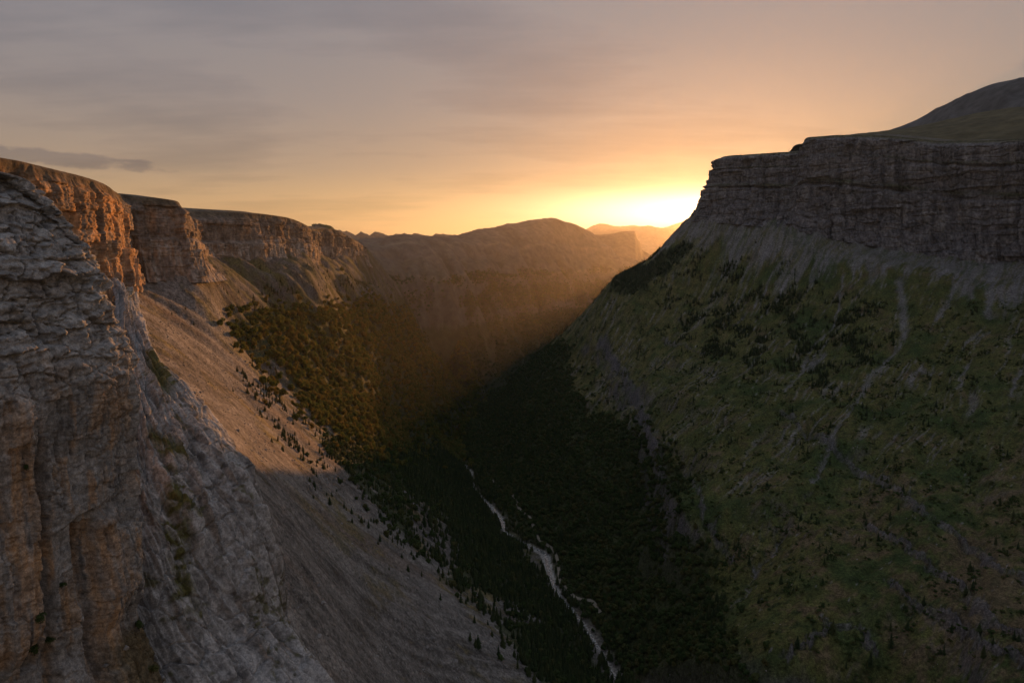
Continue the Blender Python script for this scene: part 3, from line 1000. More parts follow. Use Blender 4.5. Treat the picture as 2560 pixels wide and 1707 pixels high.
def disp_right(S, Z, T, X, Y):
    zz = Z + 0.03 * S + 7 * fbm(S / 120, Z / 90, 0, 3, 121)
    ss = S + 14 * fbm(S / 70, Z / 40, 0, 3, 122)
    b1, s1 = blocks(ss, zz, 40, 75, 123)
    lb, ls, lr = lumps(ss / 42, zz / 26, 124, 0.09)
    l2, m2, r2 = lumps(ss / 13, zz / 9, 125)
    fo, fi = facets(ss, zz, 34, 80, 126)
    fo2, _ = facets(ss + 9, zz, 110, 170, 129)
    low = sstep(0.5, 0.8, T)
    body = sstep(0.0, 0.05, T)
    D = body * (22 * fo * (1 - 0.3 * low) + 26 * fo2 + 6 * b1 * (1 - 0.5 * low) + (6 * lr + 2.0 * lb - 3.5 * ls) + (2.6 * r2 - 1.6 * m2) - 3.0 * s1 * (1 - 0.5 * low) - 13
                + 6 * fbm(S / 18, Z / 60, 0, 4, 127)) + low * 12 * fbm(S / 26, Z / 160, 0, 4, 128, ridged=True)
    nn = fbm(S / 90, Z / 400, 0, 3, 134)
    for t0, a, w in ((0.475, 17, 0.016), (0.205, 10, 0.012)):
        D = D - a * np.exp(-((T - t0 - 0.02 * nn) / w) ** 2) * sstep(-0.45, 0.25, fbm(S / 130 + 9 * t0, T * 2, 0, 3, 135))
    ic_, fc_, hc_ = beds(S + 10 * fbm(Z / 50, S / 200, 0, 3, 136), 55, 137)
    D = D - 11 * np.exp(-(np.minimum(fc_, 1 - fc_) * hc_ / 3.2) ** 2) * (hsh(ic_, 3, 138) > 0.35) * sstep(-0.3, 0.3, fbm(S / 60, Z / 70, 0, 2, 139))
    D = D - 26 * np.exp(-((S - 620 - 0.25 * (Z - 150)) / 22) ** 2) * sstep(1.0, 0.7, T)
    return D, np.maximum(s1, ls), b1


def colour_right(S, Z, T, X, Y, D, seam, bi):
    n1 = fbm(S / 95, Z / 70, 0, 4, 131)
    n2 = fbm(S / 12, Z / 130, 0, 4, 132)
    n3 = fbm(S / 25, Z / 14, 0, 4, 133)
    C = lerp3(np.broadcast_to(np.array([0.168, 0.158, 0.160]), S.shape + (3,)), np.broadcast_to(np.array([0.200, 0.186, 0.177]), S.shape + (3,)), sstep(-0.2, 0.4, n1))
    C = lerp3(C, np.broadcast_to(np.array([0.105, 0.096, 0.098]), C.shape), 0.9 * sstep(-0.05, 0.4, n2 + 0.4 * n1))
    C = lerp3(C, np.broadcast_to(np.array([0.27, 0.255, 0.245]), C.shape), 0.6 * sstep(0.15, 0.5, n3) * sstep(0.35, 0.6, T))
    led = np.exp(-((T - 0.435 - 0.01 * n1) / 0.022) ** 2) + 0.8 * np.exp(-((T - 0.185 - 0.01 * n1) / 0.012) ** 2)
    C = lerp3(C, np.broadcast_to(np.array([0.080, 0.078, 0.038]), C.shape), np.clip(led * sstep(-0.5, 0.2, n1), 0, 1) * 0.9)
    C = C * (0.86 + 0.28 * bi)[..., None]
    C = lerp3(C, np.broadcast_to(np.array([0.105, 0.095, 0.050]), C.shape), sstep(0.045, 0.0, T))
    return C


rwall = cliff("tall_cliff", R_RIM, R_BASE, 820, 262, prof_right, disp_right, colour_right,
              [(20, 3), (60, 8), (140, 18), (300, 30), (700, 60), (1300, 60)], (0.75, 0.66), M_WALL, flip=True)
tag(rwall, "tall dark banded cliff with a flat stepped top, right of the sunset", "cliff", kind="structure")


# ------------------------------------------------------------------ the headland beside the viewpoint
def near_headland():
    plan = np.array([(-420, 470), (-330, 415), (-255, 365), (-195, 315), (-163, 290), (-150, 275), (-153, 258), (-160, 241), (-170, 220), (-181, 195), (-192, 165), (-200, 130), (-205, 80)], float)
    ncol, nrow = 430, 720
    tt = np.linspace(0, len(plan) - 1, 3000)
    C = spline(plan, tt)
    d = np.linalg.norm(np.diff(C, axis=0), axis=1)
    mid = (tt[1:] > 4.0) & (tt[1:] < 9.2)
    cum = np.r_[0, np.cumsum(d * np.where(mid, 1.0, 0.16))]
    arc = np.r_[0, np.cumsum(d)]
    t = np.interp(np.linspace(0, cum[-1], ncol), cum, tt)
    C = spline(plan, t)
    s = np.interp(t, tt, arc)
    s0 = np.interp(5.0, tt, arc)
    s = s - s0                                       # 0 at the nose, growing towards the viewpoint
    tan = np.gradient(C, axis=0)
    k = 41
    tan = np.stack([np.convolve(np.pad(tan[:, i], k // 2, mode='edge'), np.ones(k) / k, mode='valid') for i in (0, 1)], 1)
    tan /= np.linalg.norm(tan, axis=1, keepdims=True)
    nor = np.stack([-tan[:, 1], tan[:, 0]], 1)
    sil = [(60, 446), (69, 453), (142, 509), (184, 564), (222, 614), (268, 687), (281, 771), (312, 830), (337, 886), (339, 987), (333, 1123), (344, 1205), (350, 1396), (360, 1478), (344, 1522), (357, 1575), (404, 1700), (470, 1850), (560, 2050)]
    pz = np.array([P(u, v, 275) for u, v in sil])
    zs, xs = pz[::-1, 2], pz[::-1, 0] + 150.0
    zs = np.r_[zs, zs[-1] + 6, zs[-1] + 9]
    xs = np.r_[xs, xs[-1] - 30, xs[-1] - 70]
    Z1 = np.linspace(zs[-1], zs[0], nrow)
    off = np.interp(Z1, zs, xs)
    kk = 9
    off = np.convolve(np.pad(off, kk // 2, mode='edge'), np.ones(kk) / kk, mode='valid')
    S = np.broadcast_to(s[None], (nrow, ncol)).astype(float)
    Z = np.broadcast_to(Z1[:, None], (nrow, ncol)).astype(float)
    Z = Z + 0.0
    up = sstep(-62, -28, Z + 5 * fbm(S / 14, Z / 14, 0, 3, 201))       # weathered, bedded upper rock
    # beds dip a little; joints
    zz = Z + 0.05 * S + 1.4 * fbm(S / 17, Z / 11, 0, 4, 202)
    ss = S + 1.8 * fbm(S / 9, Z / 9, 0, 3, 203)
    b0, s0_ = blocks(ss, zz, 9.0, 15, 204)
    wob = 0.35 * fbm(S / 2.5, Z / 2, 0, 2, 211)
    l0, m0, r0 = lumps(ss / 10.5, zz / 5.2, 204, 0.10)
    l1, m1, r1 = lumps(ss / 4.4 + wob, zz / 2.0 + wob, 205)
    l2, m2, r2 = lumps(ss / 1.7 + wob, zz / 0.85, 208)
    fo, fi = facets(S + 1.6 * fbm(S / 9, Z / 26, 0, 3, 240), zz, 5.5, 30, 241)
    fo2, fi2 = facets(S + 0.8 * fbm(S / 5, Z / 14, 0, 3, 242), zz, 2.0, 11, 243)
    big = fbm(S / 21, Z / 34, 0, 3, 209)
    wall = fbm(S / 5, Z / 22, 0, 4, 210)
    fine = fbm(S / 1.6, Z / 1.2, 0, 4, 213)
    b1 = r1
    wx = S + 2.6 * fbm(S / 7, Z / 4, 0, 3, 250)
    wz = zz + 1.1 * fbm(S / 6, Z / 3, 0, 3, 251)
    n_up = fbm(S / 6, Z / 4, 0, 2, 262)
    bl = billow(wx / 19.0, wz / 8.0, 3, 252, 0.42)
    l0, m0, r0 = lumps(wx / 14.0, wz / 6.5, 204, 0.055)
    l1, m1, r1 = lumps(wx / 6.0, wz / 2.9, 205, 0.07)
    bd, sd_ = blocks(wx, wz, 5.5, 30, 256)
    jt_i, jt_f, jt_h = beds(S + 2.0 * fbm(Z / 9, S / 30, 0, 3, 258), 9.0, 259)
    jt = np.exp(-(np.minimum(jt_f, 1 - jt_f) * jt_h / 0.45) ** 2) * (hsh(jt_i, 4, 260) > 0.4) * sstep(-0.1, 0.25, fbm(S / 15, Z / 13, 0, 2, 261))
    crk = np.clip(sd_ * sstep(-0.25, 0.35, fbm(S / 8, Z / 5, 0, 2, 257)), 0, 1)
    D = 2.4 * big + up * (6.0 * bl + 1.0 * bd - 1.5 * crk + 4.6 * r0 - 2.6 * m0 * (n_up > -0.25) + 1.5 * r1 - 0.9 * m1 * (n_up > 0.05) + 0.2 * r2 - 0.1 * m2 - 3.0 * jt + 0.35 * fine - 5.2) \
        + (1 - up) * (4.4 * fo + 1.3 * fo2 - 1.8 * jt + 0.6 * b0 - 0.5 * s0_ + 0.8 * r1 - 0.9 * m1 * (fi > 0.55) + 0.2 * r2 - 0.1 * m2 + 0.9 * wall + 0.28 * fine + 0.5 * fbm(S / 0.9, Z / 7, 0, 4, 214) - 4.2)
    # the great corner: the pillar nearer the viewpoint stands out, the wall beyond is set back
    e1 = 46 + 1.2 * fbm(Z / 14, S * 0, 0, 3, 215) + 2.5 * sstep(-150, -118, -Z * 0 + Z) * 0
    inz = sstep(-44, -52, Z - 0.25 * (S - 46)) * sstep(-143, -132, Z + 0.10 * (S - 46))
    D += 5.5 * inz * sstep(e1 - 0.4, e1 + 0.5, S) * sstep(82, 66, S)
    e1b = 46.5 + 1.0 * fbm(Z / 9, S * 0, 0, 3, 216)
    D -= 6.0 * np.exp(-((S - e1b + 2.6) / 2.2) ** 2) * sstep(-60, -78, Z)
    # overhang along a rising line, hollow below it
    roof = -92 - 0.30 * (S - 8)
    D -= 2.4 * sstep(1.0, -1.5, Z - roof) * sstep(roof - 40, roof - 10, Z) * sstep(-4, 2, S) * sstep(44, 32, S) * 1.3
    e2 = 21 + 0.8 * fbm(Z / 12, S * 0, 0, 3, 217)
    D += 4.0 * sstep(roof - 3, roof - 9, Z) * np.exp(-((S - e2 + 3) / 5.0) ** 4)
    D -= 4.0 * np.exp(-((S - 29 - 0.06 * (Z + 120)) / 1.6) ** 2) * sstep(-96, -104, Z)
    # slots and caves in the upper rock
    D -= 2.2 * sstep(0.52, 0.7, fbm(S / 6.5, Z / 1.9, 0, 3, 218)) * up
    nrm_len = np.ones_like(D)
    X = C[None, :, 0] + nor[None, :, 0] * (off[:, None] + D)
    Y = C[None, :, 1] + nor[None, :, 1] * (off[:, None] * 0.85 + D)
    n1 = fbm(S / 9, Z / 16, 0, 4, 221)
    n2 = fbm(S / 2.3, Z / 26, 0, 4, 222)
    n3 = fbm(S / 4, Z / 3, 0, 4, 223)
    grey = np.array([0.300, 0.290, 0.278])
    dark = np.array([0.135, 0.130, 0.126])
    tan_ = np.array([0.36, 0.262, 0.180])
    oran = np.array([0.40, 0.245, 0.130])
    shp = S.shape + (3,)
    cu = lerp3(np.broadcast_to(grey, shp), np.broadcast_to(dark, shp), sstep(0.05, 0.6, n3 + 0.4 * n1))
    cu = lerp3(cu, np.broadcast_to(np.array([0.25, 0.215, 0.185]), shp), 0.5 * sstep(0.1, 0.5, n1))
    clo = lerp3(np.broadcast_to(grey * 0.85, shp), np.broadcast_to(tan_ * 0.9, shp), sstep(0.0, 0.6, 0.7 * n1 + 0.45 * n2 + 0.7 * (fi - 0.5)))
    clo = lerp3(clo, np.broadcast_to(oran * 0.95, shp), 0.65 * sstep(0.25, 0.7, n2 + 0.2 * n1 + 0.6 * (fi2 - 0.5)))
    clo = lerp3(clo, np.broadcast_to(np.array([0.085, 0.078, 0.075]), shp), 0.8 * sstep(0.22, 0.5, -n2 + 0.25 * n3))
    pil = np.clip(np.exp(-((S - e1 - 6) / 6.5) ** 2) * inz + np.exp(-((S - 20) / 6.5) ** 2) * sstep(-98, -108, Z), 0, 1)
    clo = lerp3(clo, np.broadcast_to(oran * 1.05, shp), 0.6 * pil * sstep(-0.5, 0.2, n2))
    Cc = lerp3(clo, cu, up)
    moss = up * sstep(0.36, 0.55, fbm(S / 5, Z / 2.2, 0, 4, 224)) * 0.7 * sstep(-45, -15, Z)
    Cc = lerp3(Cc, np.broadcast_to(np.array([0.085, 0.082, 0.035]), shp), moss)
    foot = sstep(-150, -160, Z + 3 * n1) * sstep(30, 14, S) * sstep(-0.5, 0.0, n3 + 0.4)
    Cc = lerp3(Cc, np.broadcast_to(np.array([0.115, 0.088, 0.045]), shp), 0.9 * foot)
    Cc = Cc * (0.9 + 0.2 * b1)[..., None]
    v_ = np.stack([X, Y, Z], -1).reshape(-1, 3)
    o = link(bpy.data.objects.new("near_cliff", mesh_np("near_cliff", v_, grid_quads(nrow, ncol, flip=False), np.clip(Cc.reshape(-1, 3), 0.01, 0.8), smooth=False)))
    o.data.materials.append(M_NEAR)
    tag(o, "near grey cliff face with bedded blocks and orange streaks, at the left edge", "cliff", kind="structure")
    return X, Y, Z, S


NCX, NCY, NCZ, NCS = near_headland()


def lower_slabs():
    inner = [(270, 700, 700), (280, 800, 560), (290, 900, 450), (300, 1000, 400), (300, 1100, 365), (310, 1250, 335), (318, 1400, 312), (325, 1550, 296), (345, 1707, 285), (380, 1900, 270), (420, 2100, 255)]
    crest = [(322, 745, 800), (330, 800, 680), (362, 870, 560), (428, 960, 480), (505, 1062, 440), (562, 1145, 420), (606, 1240, 405), (645, 1400, 388), (668, 1560, 372), (770, 1707, 350), (900, 1900, 325)]
    I, K = np.array([P(*q) for q in inner]), np.array([P(*q) for q in crest])
    mid = (I + K) / 2 + np.array([7.0, -14.0, 3.0])
    back = K + np.array([-18.0, 60.0, -52.0])
    nrow, ncol = 620, 300
    tr = np.linspace(0, len(I) - 1, nrow)
    rows = [spline(a, tr) for a in (I, mid, K, back)]
    tc = np.linspace(0, 3, ncol)
    A = np.stack(rows, 0)                           # 4 x nrow x 3
    Pp = np.stack([spline(A[:, j, :], tc) for j in range(nrow)], 0)
    du = np.gradient(Pp, axis=1)
    dv = np.gradient(Pp, axis=0)
    n = np.cross(du, dv)
    n /= np.linalg.norm(n, axis=2, keepdims=True)
    n *= np.sign(np.sum(n * np.array([0.6, -0.6, 0.5]), axis=2, keepdims=True))
    X, Y, Z = Pp[..., 0], Pp[..., 1], Pp[..., 2]
    cc = tc[None] * 26 + 0.22 * (Z + 100)           # across the ribs
    ll = np.broadcast_to(tr[:, None] * 34, Z.shape)
    cw = cc + 1.5 * fbm(cc / 12, ll / 40, 0, 3, 230)
    rib = fbm(cw / 10, ll / 130, 0, 3, 231, ridged=True)
    fo, _ = facets(cw, ll, 3.4, 60, 236)
    lw, lm, lr_ = lumps(cw / 4.2, ll / 15, 238, 0.08)
    D = 8.0 * rib + 4.6 * fbm(cw / 3.0, ll / 60, 0, 4, 232) + 3.0 * fo + 2.4 * lr_ - 1.6 * lm + 1.4 * fbm(cw / 0.9, ll / 14, 0, 3, 235) + 0.5 * fbm(X / 3, Y / 3, Z / 3, 3, 233)
    Pp = Pp + n * D[..., None]
    n1 = fbm(cw / 2.5, ll / 50, 0, 4, 237)
    n2 = fbm(X / 5, Y / 5, Z / 5, 4, 238)
    shp = Z.shape + (3,)
    C = lerp3(np.broadcast_to(np.array([0.35, 0.34, 0.33]), shp), np.broadcast_to(np.array([0.115, 0.110, 0.108]), shp), sstep(-0.25, 0.5, 0.5 * n2 + 0.8 * n1))
    C = lerp3(C, np.broadcast_to(np.array([0.25, 0.19, 0.14]), shp), 0.5 * sstep(0.15, 0.5, n1 - 0.3 * n2))
    u, v = to_uv(X, Y, Z)
    grass = sstep(0.16, 0.40, n2 * 0.8 + 0.7 * fbm(cc / 12, ll / 60, 0, 3, 239))
    led = np.exp(-((v - (1105 + 0.62 * (u - 365))) / 17) ** 2) * sstep(350, 375, u) * sstep(490, 440, u)
    led2 = np.exp(-((u - (430 + 0.10 * (v - 1300))) / 26) ** 2) * sstep(1180, 1260, v) * sstep(1600, 1480, v) * sstep(-0.3, 0.1, n2)
    led3 = np.exp(-((u - (365 + 0.35 * (v - 900))) / 20) ** 2) * sstep(890, 905, v) * sstep(1030, 980, v)
    C = lerp3(C, np.broadcast_to(np.array([0.105, 0.098, 0.036]), shp), np.clip(0.7 * grass + led + led2 + led3, 0, 1))
    o = link(bpy.data.objects.new("rock_buttress", mesh_np("rock_buttress", Pp.reshape(-1, 3), grid_quads(nrow, ncol), np.clip(C.reshape(-1, 3), 0.01, 0.8), smooth=False)))
    o.data.materials.append(M_NEAR)
    tag(o, "steep ribbed grey rock slabs below the near cliff, above the scree", "cliff", kind="structure")


lower_slabs()


# ------------------------------------------------------------------ distant land
def ridge_land(name, pts, depth, drop, ncol, nrow, amp, colour, label, mat=M_FAR, back=0.6, seed=300, cat="mountain", rough=1.0):
    R = np.array([P(*q) for q in pts])
    t = np.linspace(0, len(R) - 1, ncol)
    R = spline(R, t)
    fr_ = np.linspace(-back, 1, nrow)
    X, Y, Z = [], [], []
    for f in fr_:
        g = abs(f)
        X.append(R[:, 0] - 0.15 * f * depth)
        Y.append(R[:, 1] - f * depth)
        Z.append(R[:, 2] - drop * (0.35 * g * g + 0.65 * g) * (1 if f > 0 else 0.5))
    X, Y, Z = np.array(X), np.array(Y), np.array(Z)
    w = sstep(0.0, 0.10, np.abs(fr_))[:, None]
    Z = Z + (0.12 + 0.88 * w) * amp * fbm(X / (depth * 0.25), Y / (depth * 0.25), 0, 5, seed, ridged=True) * rough
    n = fbm(X / (depth * 0.1), Y / (depth * 0.1), 0, 4, seed + 9)
    C = np.asarray(colour)[None, None] * (1 + 0.35 * n)[..., None]
    o = link(bpy.data.objects.new(name, mesh_np(name, np.stack([X, Y, Z], -1).reshape(-1, 3), grid_quads(nrow, ncol, flip=True), np.clip(C.reshape(-1, 3), 0.01, 0.8))))
    o.data.materials.append(mat)
    tag(o, label, cat, kind="structure")
    return o


ridge_land("domed_mountain", [(2040, 400, 3956), (2140, 350, 3612), (2230, 323, 3440), (2280, 305, 3354), (2330, 280, 3268), (2380, 254, 3182), (2430, 231, 3096), (2480, 211, 3053), (2520, 202, 3010),
                              (2570, 194, 2967), (2640, 196, 2924), (2740, 215, 2881), (2900, 260, 2838)],
           1300, 620, 260, 140, 30, (0.115, 0.108, 0.105), "bare grey domed summit rising behind the right cliff", seed=301)
ridge_land("grassy_shoulder", [(1990, 362, 2900), (2100, 340, 2850), (2230, 326, 2800), (2330, 308, 2750), (2440, 285, 2700), (2560, 268, 2650), (2700, 255, 2600), (2950, 250, 2500)],
           700, 190, 260, 120, 12, (0.120, 0.098, 0.052), "smooth olive grass shoulder on top of the right cliff", seed=302, rough=0.8)
ridge_land("flat_topped_butte", [(1440, 606, 6300), (1478, 588, 6400), (1505, 586, 6450), (1535, 583, 6500), (1556, 578, 6520), (1580, 578, 6560), (1588, 580, 6580), (1593, 596, 6620), (1600, 606, 6680), (1606, 624, 6780), (1622, 634, 6900), (1650, 652, 7100), (1700, 670, 7400)],
           1200, 800, 200, 110, 18, (0.11, 0.09, 0.07), "hazy flat-topped cliff at the mouth of the valley, below the sunset glow", seed=303)
ridge_land("distant_mountain", [(1380, 600, 13500), (1465, 578, 13500), (1490, 566, 13500), (1510, 561, 13500), (1535, 565, 13600), (1560, 568, 13700), (1590, 567, 13700), (1622, 568, 13800), (1640, 573, 13900), (1660, 576, 14000), (1700, 592, 14000), (1800, 604, 14000), (2100, 606, 14000)],
           5000, 1100, 200, 90, 120, (0.12, 0.10, 0.08), "pale orange mountain far beyond the valley mouth", seed=304)
ridge_land("distant_mountain", [(1480, 600, 20000), (1580, 588, 20000), (1655, 573, 20000), (1690, 562, 20000), (1718, 554, 20000), (1738, 572, 20000), (1765, 592, 20000), (1850, 600, 20000), (1950, 605, 20000)],
           6000, 1500, 120, 60, 150, (0.12, 0.10, 0.08), "faintest distant mountain, beside the sun at the foot of the right cliff", seed=305)

gp = np.array([(-30000, -3000, -760), (30000, -3000, -760), (30000, 60000, -760), (-30000, 60000, -760)], float)
gr = link(bpy.data.objects.new("ground", mesh_np("ground", gp, np.array([[0, 1, 2, 3]]), np.full((4, 3), 0.08), smooth=False)))
gr.data.materials.append(M_FAR)
tag(gr, kind="structure")


# ------------------------------------------------------------------ river and trail
def ribbon(name, pts, widths, lift, mat, step=6.0, wob=0.0, seed=400):
    pts = np.asarray(pts, float)
    t = np.linspace(0, len(pts) - 1, 6000)
    C = spline(pts, t)
    arc = np.r_[0, np.cumsum(np.linalg.norm(np.diff(C, axis=0), axis=1))]
    n = int(arc[-1] / step)
    t = np.interp(np.linspace(0, arc[-1], n), arc, t)
    C = spline(pts, t)
    W = np.interp(t, np.arange(len(pts)), widths)
    tan = np.gradient(C, axis=0)
    tan /= np.linalg.norm(tan, axis=1, keepdims=True)
    nor = np.stack([tan[:, 1], -tan[:, 0]], 1)
    sarc = np.linspace(0, arc[-1], n)
    C = C + nor * (wob * fbm(sarc / 45, sarc * 0, 0, 3, seed))[:, None]
    V = []
    for f in (-1, -0.33, 0.33, 1):
        w = W * (1 + 0.35 * fbm(sarc / 18, sarc * 0 + f * 9, 0, 3, seed + 1))
        p = C + nor * (f * w)[:, None]
        V.append(np.c_[p, ground_z(p[:, 0], p[:, 1]) + lift])
    V = np.stack(V, 1)
    if lift < 1.2:
        V[..., 2] = V[..., 2].min(axis=1, keepdims=True) + 0.25
    o = link(bpy.data.objects.new(name, mesh_np(name, V.reshape(-1, 3), grid_quads(n, 4))))
    o.data.materials.append(mat)
    return o


m_w, nt, b = mat_new("river_water")
b.inputs['Base Color'].default_value = (0.085, 0.095, 0.085, 1)
b.inputs['Roughness'].default_value = 0.22
b.inputs['Specular IOR Level'].default_value = 0.5
nz = nt.nodes.new('ShaderNodeTexNoise')
nz.inputs['Scale'].default_value = 0.35
nz.inputs['Detail'].default_value = 5
gg = nt.nodes.new('ShaderNodeNewGeometry')
nt.links.new(gg.outputs['Position'], nz.inputs['Vector'])
rr = nt.nodes.new('ShaderNodeValToRGB')
rr.color_ramp.elements[0].position = 0.46
rr.color_ramp.elements[0].color = (0.07, 0.08, 0.075, 1)
rr.color_ramp.elements[1].position = 0.60
rr.color_ramp.elements[1].color = (0.42, 0.42, 0.40, 1)       # white water over stones
nt.links.new(nz.outputs[0], rr.inputs[0])
nt.links.new(rr.outputs[0], b.inputs['Base Color'])
bp = nt.nodes.new('ShaderNodeBump')
bp.inputs['Distance'].default_value = 0.5
nt.links.new(nz.outputs[0], bp.inputs['Height'])
nt.links.new(bp.outputs[0], b.inputs['Normal'])
rv = ribbon("river", RIVER[1:16, :2], np.interp(RIVER[1:16, 1], [300, 900, 1250, 1420, 1600, 2000], [2.2, 2.2, 3.6, 5, 3, 2.6]), 0.35, m_w, wob=3.0)
tag(rv, "shallow pale river running down the valley floor", "river", kind="structure")

m_t, nt, b = mat_new("trail_dirt")
nz = nt.nodes.new('ShaderNodeTexNoise')
nz.inputs['Scale'].default_value = 0.4
gg = nt.nodes.new('ShaderNodeNewGeometry')
nt.links.new(gg.outputs['Position'], nz.inputs['Vector'])
rr = nt.nodes.new('ShaderNodeValToRGB')
rr.color_ramp.elements[0].color = (0.22, 0.19, 0.14, 1)
rr.color_ramp.elements[1].color = (0.36, 0.32, 0.25, 1)
nt.links.new(nz.outputs[0], rr.inputs[0])
nt.links.new(rr.outputs[0], b.inputs['Base Color'])


TRAIL = np.array([on_ground(u, v)[:2] for u, v in [(1224, 1190), (1236, 1205), (1283, 1240), (1298, 1272), (1326, 1297), (1333, 1315), (1345, 1345), (1367, 1362), (1378, 1372), (1391, 1390),
                                                     (1397, 1425), (1400, 1455), (1416, 1468), (1434, 1490), (1452, 1500), (1475, 1502), (1490, 1515), (1500, 1532)]])
tl = ribbon("trail", TRAIL, np.full(len(TRAIL), 2.8), 2.0, m_t, step=4.0)
tag(tl, "thin pale footpath beside the river on the wooded bank", "path", kind="structure")

# ------------------------------------------------------------------ trees
def leaf_material(name, stops, rough=0.9, through=0.3):
    m, nt, b = mat_new(name)
    N, L = nt.nodes, nt.links
    oi = N.new('ShaderNodeObjectInfo')
    r = N.new('ShaderNodeValToRGB')
    cr = r.color_ramp
    cr.elements[0].position, cr.elements[0].color = stops[0][0], (*stops[0][1], 1)
    cr.elements[1].position, cr.elements[1].color = stops[1][0], (*stops[1][1], 1)
    for p, c in stops[2:]:
        cr.elements.new(p).color = (*c, 1)
    L.new(oi.outputs['Random'], r.inputs[0])
    L.new(r.outputs[0], b.inputs['Base Color'])
    b.inputs['Roughness'].default_value = rough
    tr = N.new('ShaderNodeBsdfTranslucent')
    L.new(r.outputs[0], tr.inputs['Color'])
    mx = N.new('ShaderNodeMixShader')
    mx.inputs[0].default_value = through
    L.new(b.outputs[0], mx.inputs[1])
    L.new(tr.outputs[0], mx.inputs[2])
    L.new(mx.outputs[0], N['Material Output'].inputs['Surface'])
    return m


M_NEEDLE = leaf_material("conifer_needles", [(0.0, (0.034, 0.052, 0.022)), (1.0, (0.074, 0.084, 0.032)), (0.5, (0.050, 0.070, 0.027))], through=0.2)
M_LEAF = leaf_material("broad_leaves", [(0.0, (0.085, 0.115, 0.030)), (1.0, (0.22, 0.160, 0.042)), (0.35, (0.14, 0.160, 0.038)), (0.7, (0.19, 0.172, 0.042))], through=0.5)
M_LEAFD = leaf_material("dark_leaves", [(0.0, (0.050, 0.080, 0.026)), (1.0, (0.125, 0.118, 0.042)), (0.5, (0.078, 0.112, 0.036))])
M_BARK, _nt, _b = mat_new("bark")
_b.inputs['Base Color'].default_value = (0.07, 0.055, 0.042, 1)


def poly_mesh(name, V, Fc, mat, smooth=False):
    me = bpy.data.meshes.new(name)
    me.from_pydata([tuple(v) for v in V], [], Fc)
    me.materials.append(mat)
    me.update()
    return me


def trunk_mesh(h, r, seed):
    rn = random.Random(seed)
    V, Fc = [], []
    n = 6
    lv = [(0, 1.25), (0.25, 0.9), (0.6, 0.6), (1.0, 0.12)]
    for f, k in lv:
        for i in range(n):
            a = 2 * math.pi * i / n
            V.append((r * k * math.cos(a) + 0.01 * h * math.sin(5 * f + seed), r * k * math.sin(a), h * f - 0.04 * h * (f == 0)))
    for j in range(len(lv) - 1):
        for i in range(n):
            Fc.append((j * n + i, j * n + (i + 1) % n, (j + 1) * n + (i + 1) % n, (j + 1) * n + i))
    # a few bare limbs
    for k in range(5):
        f = 0.25 + 0.1 * k
        a = rn.random() * 6.28
        b0 = len(V)
        L_ = h * 0.16 * (1.1 - f)
        c, s_ = math.cos(a), math.sin(a)
        for q in ((0, 0, -0.02), (0, 0, 0.02)):
            V.append((0, 0, h * (f + q[2])))
        V.append((c * L_, s_ * L_, h * f + 0.02 * h))
        Fc.append((b0, b0 + 1, b0 + 2))
    return poly_mesh("trunk", V, Fc, M_BARK)


def conifer_crown(seed, slim):
    """unit-height crown: whorls of drooping, ragged boughs"""
    rn = random.Random(seed)
    V, Fc = [], []
    tiers = 13
    for k in range(tiers):
        f = k / (tiers - 1)
        z = 0.13 + 0.84 * f
        R = slim * (1 - f) ** 0.8 * (0.72 + 0.5 * rn.random()) + 0.018
        nb = 9 if f < 0.6 else 6
        a0 = rn.random() * 6.28
        for i in range(nb):
            if rn.random() < 0.12:
                continue
            a = a0 + 2 * math.pi * i / nb + rn.uniform(-0.25, 0.25)
            r = R * rn.uniform(0.6, 1.15)
            dr_ = -0.35 * r + rn.uniform(-0.02, 0.02)
            wd = 0.42 * r + 0.012
            c, s_ = math.cos(a), math.sin(a)
            b0 = len(V)
            zz = z + rn.uniform(-0.02, 0.02)
            V += [(0, 0, zz + 0.035), (c * r * 0.55 - s_ * wd, s_ * r * 0.55 + c * wd, zz + dr_ * 0.5), (c * r, s_ * r, zz + dr_ + 0.02),
                  (c * r * 0.55 + s_ * wd, s_ * r * 0.55 - c * wd, zz + dr_ * 0.5), (c * r * 0.5, s_ * r * 0.5, zz + dr_ * 0.35 + 0.035)]
            Fc += [(b0, b0 + 1, b0 + 4), (b0 + 1, b0 + 2, b0 + 4), (b0 + 4, b0 + 2, b0 + 3), (b0, b0 + 4, b0 + 3)]
    b0 = len(V)
    for i in range(4):
        a = i * 1.57
        V.append((0.014 * math.cos(a), 0.014 * math.sin(a), 0.93))
    V.append((0, 0, 1.03))
    Fc += [(b0, b0 + 1, b0 + 4), (b0 + 1, b0 + 2, b0 + 4), (b0 + 2, b0 + 3, b0 + 4), (b0 + 3, b0, b0 + 4)]
    return poly_mesh("crown", V, Fc, M_NEEDLE)


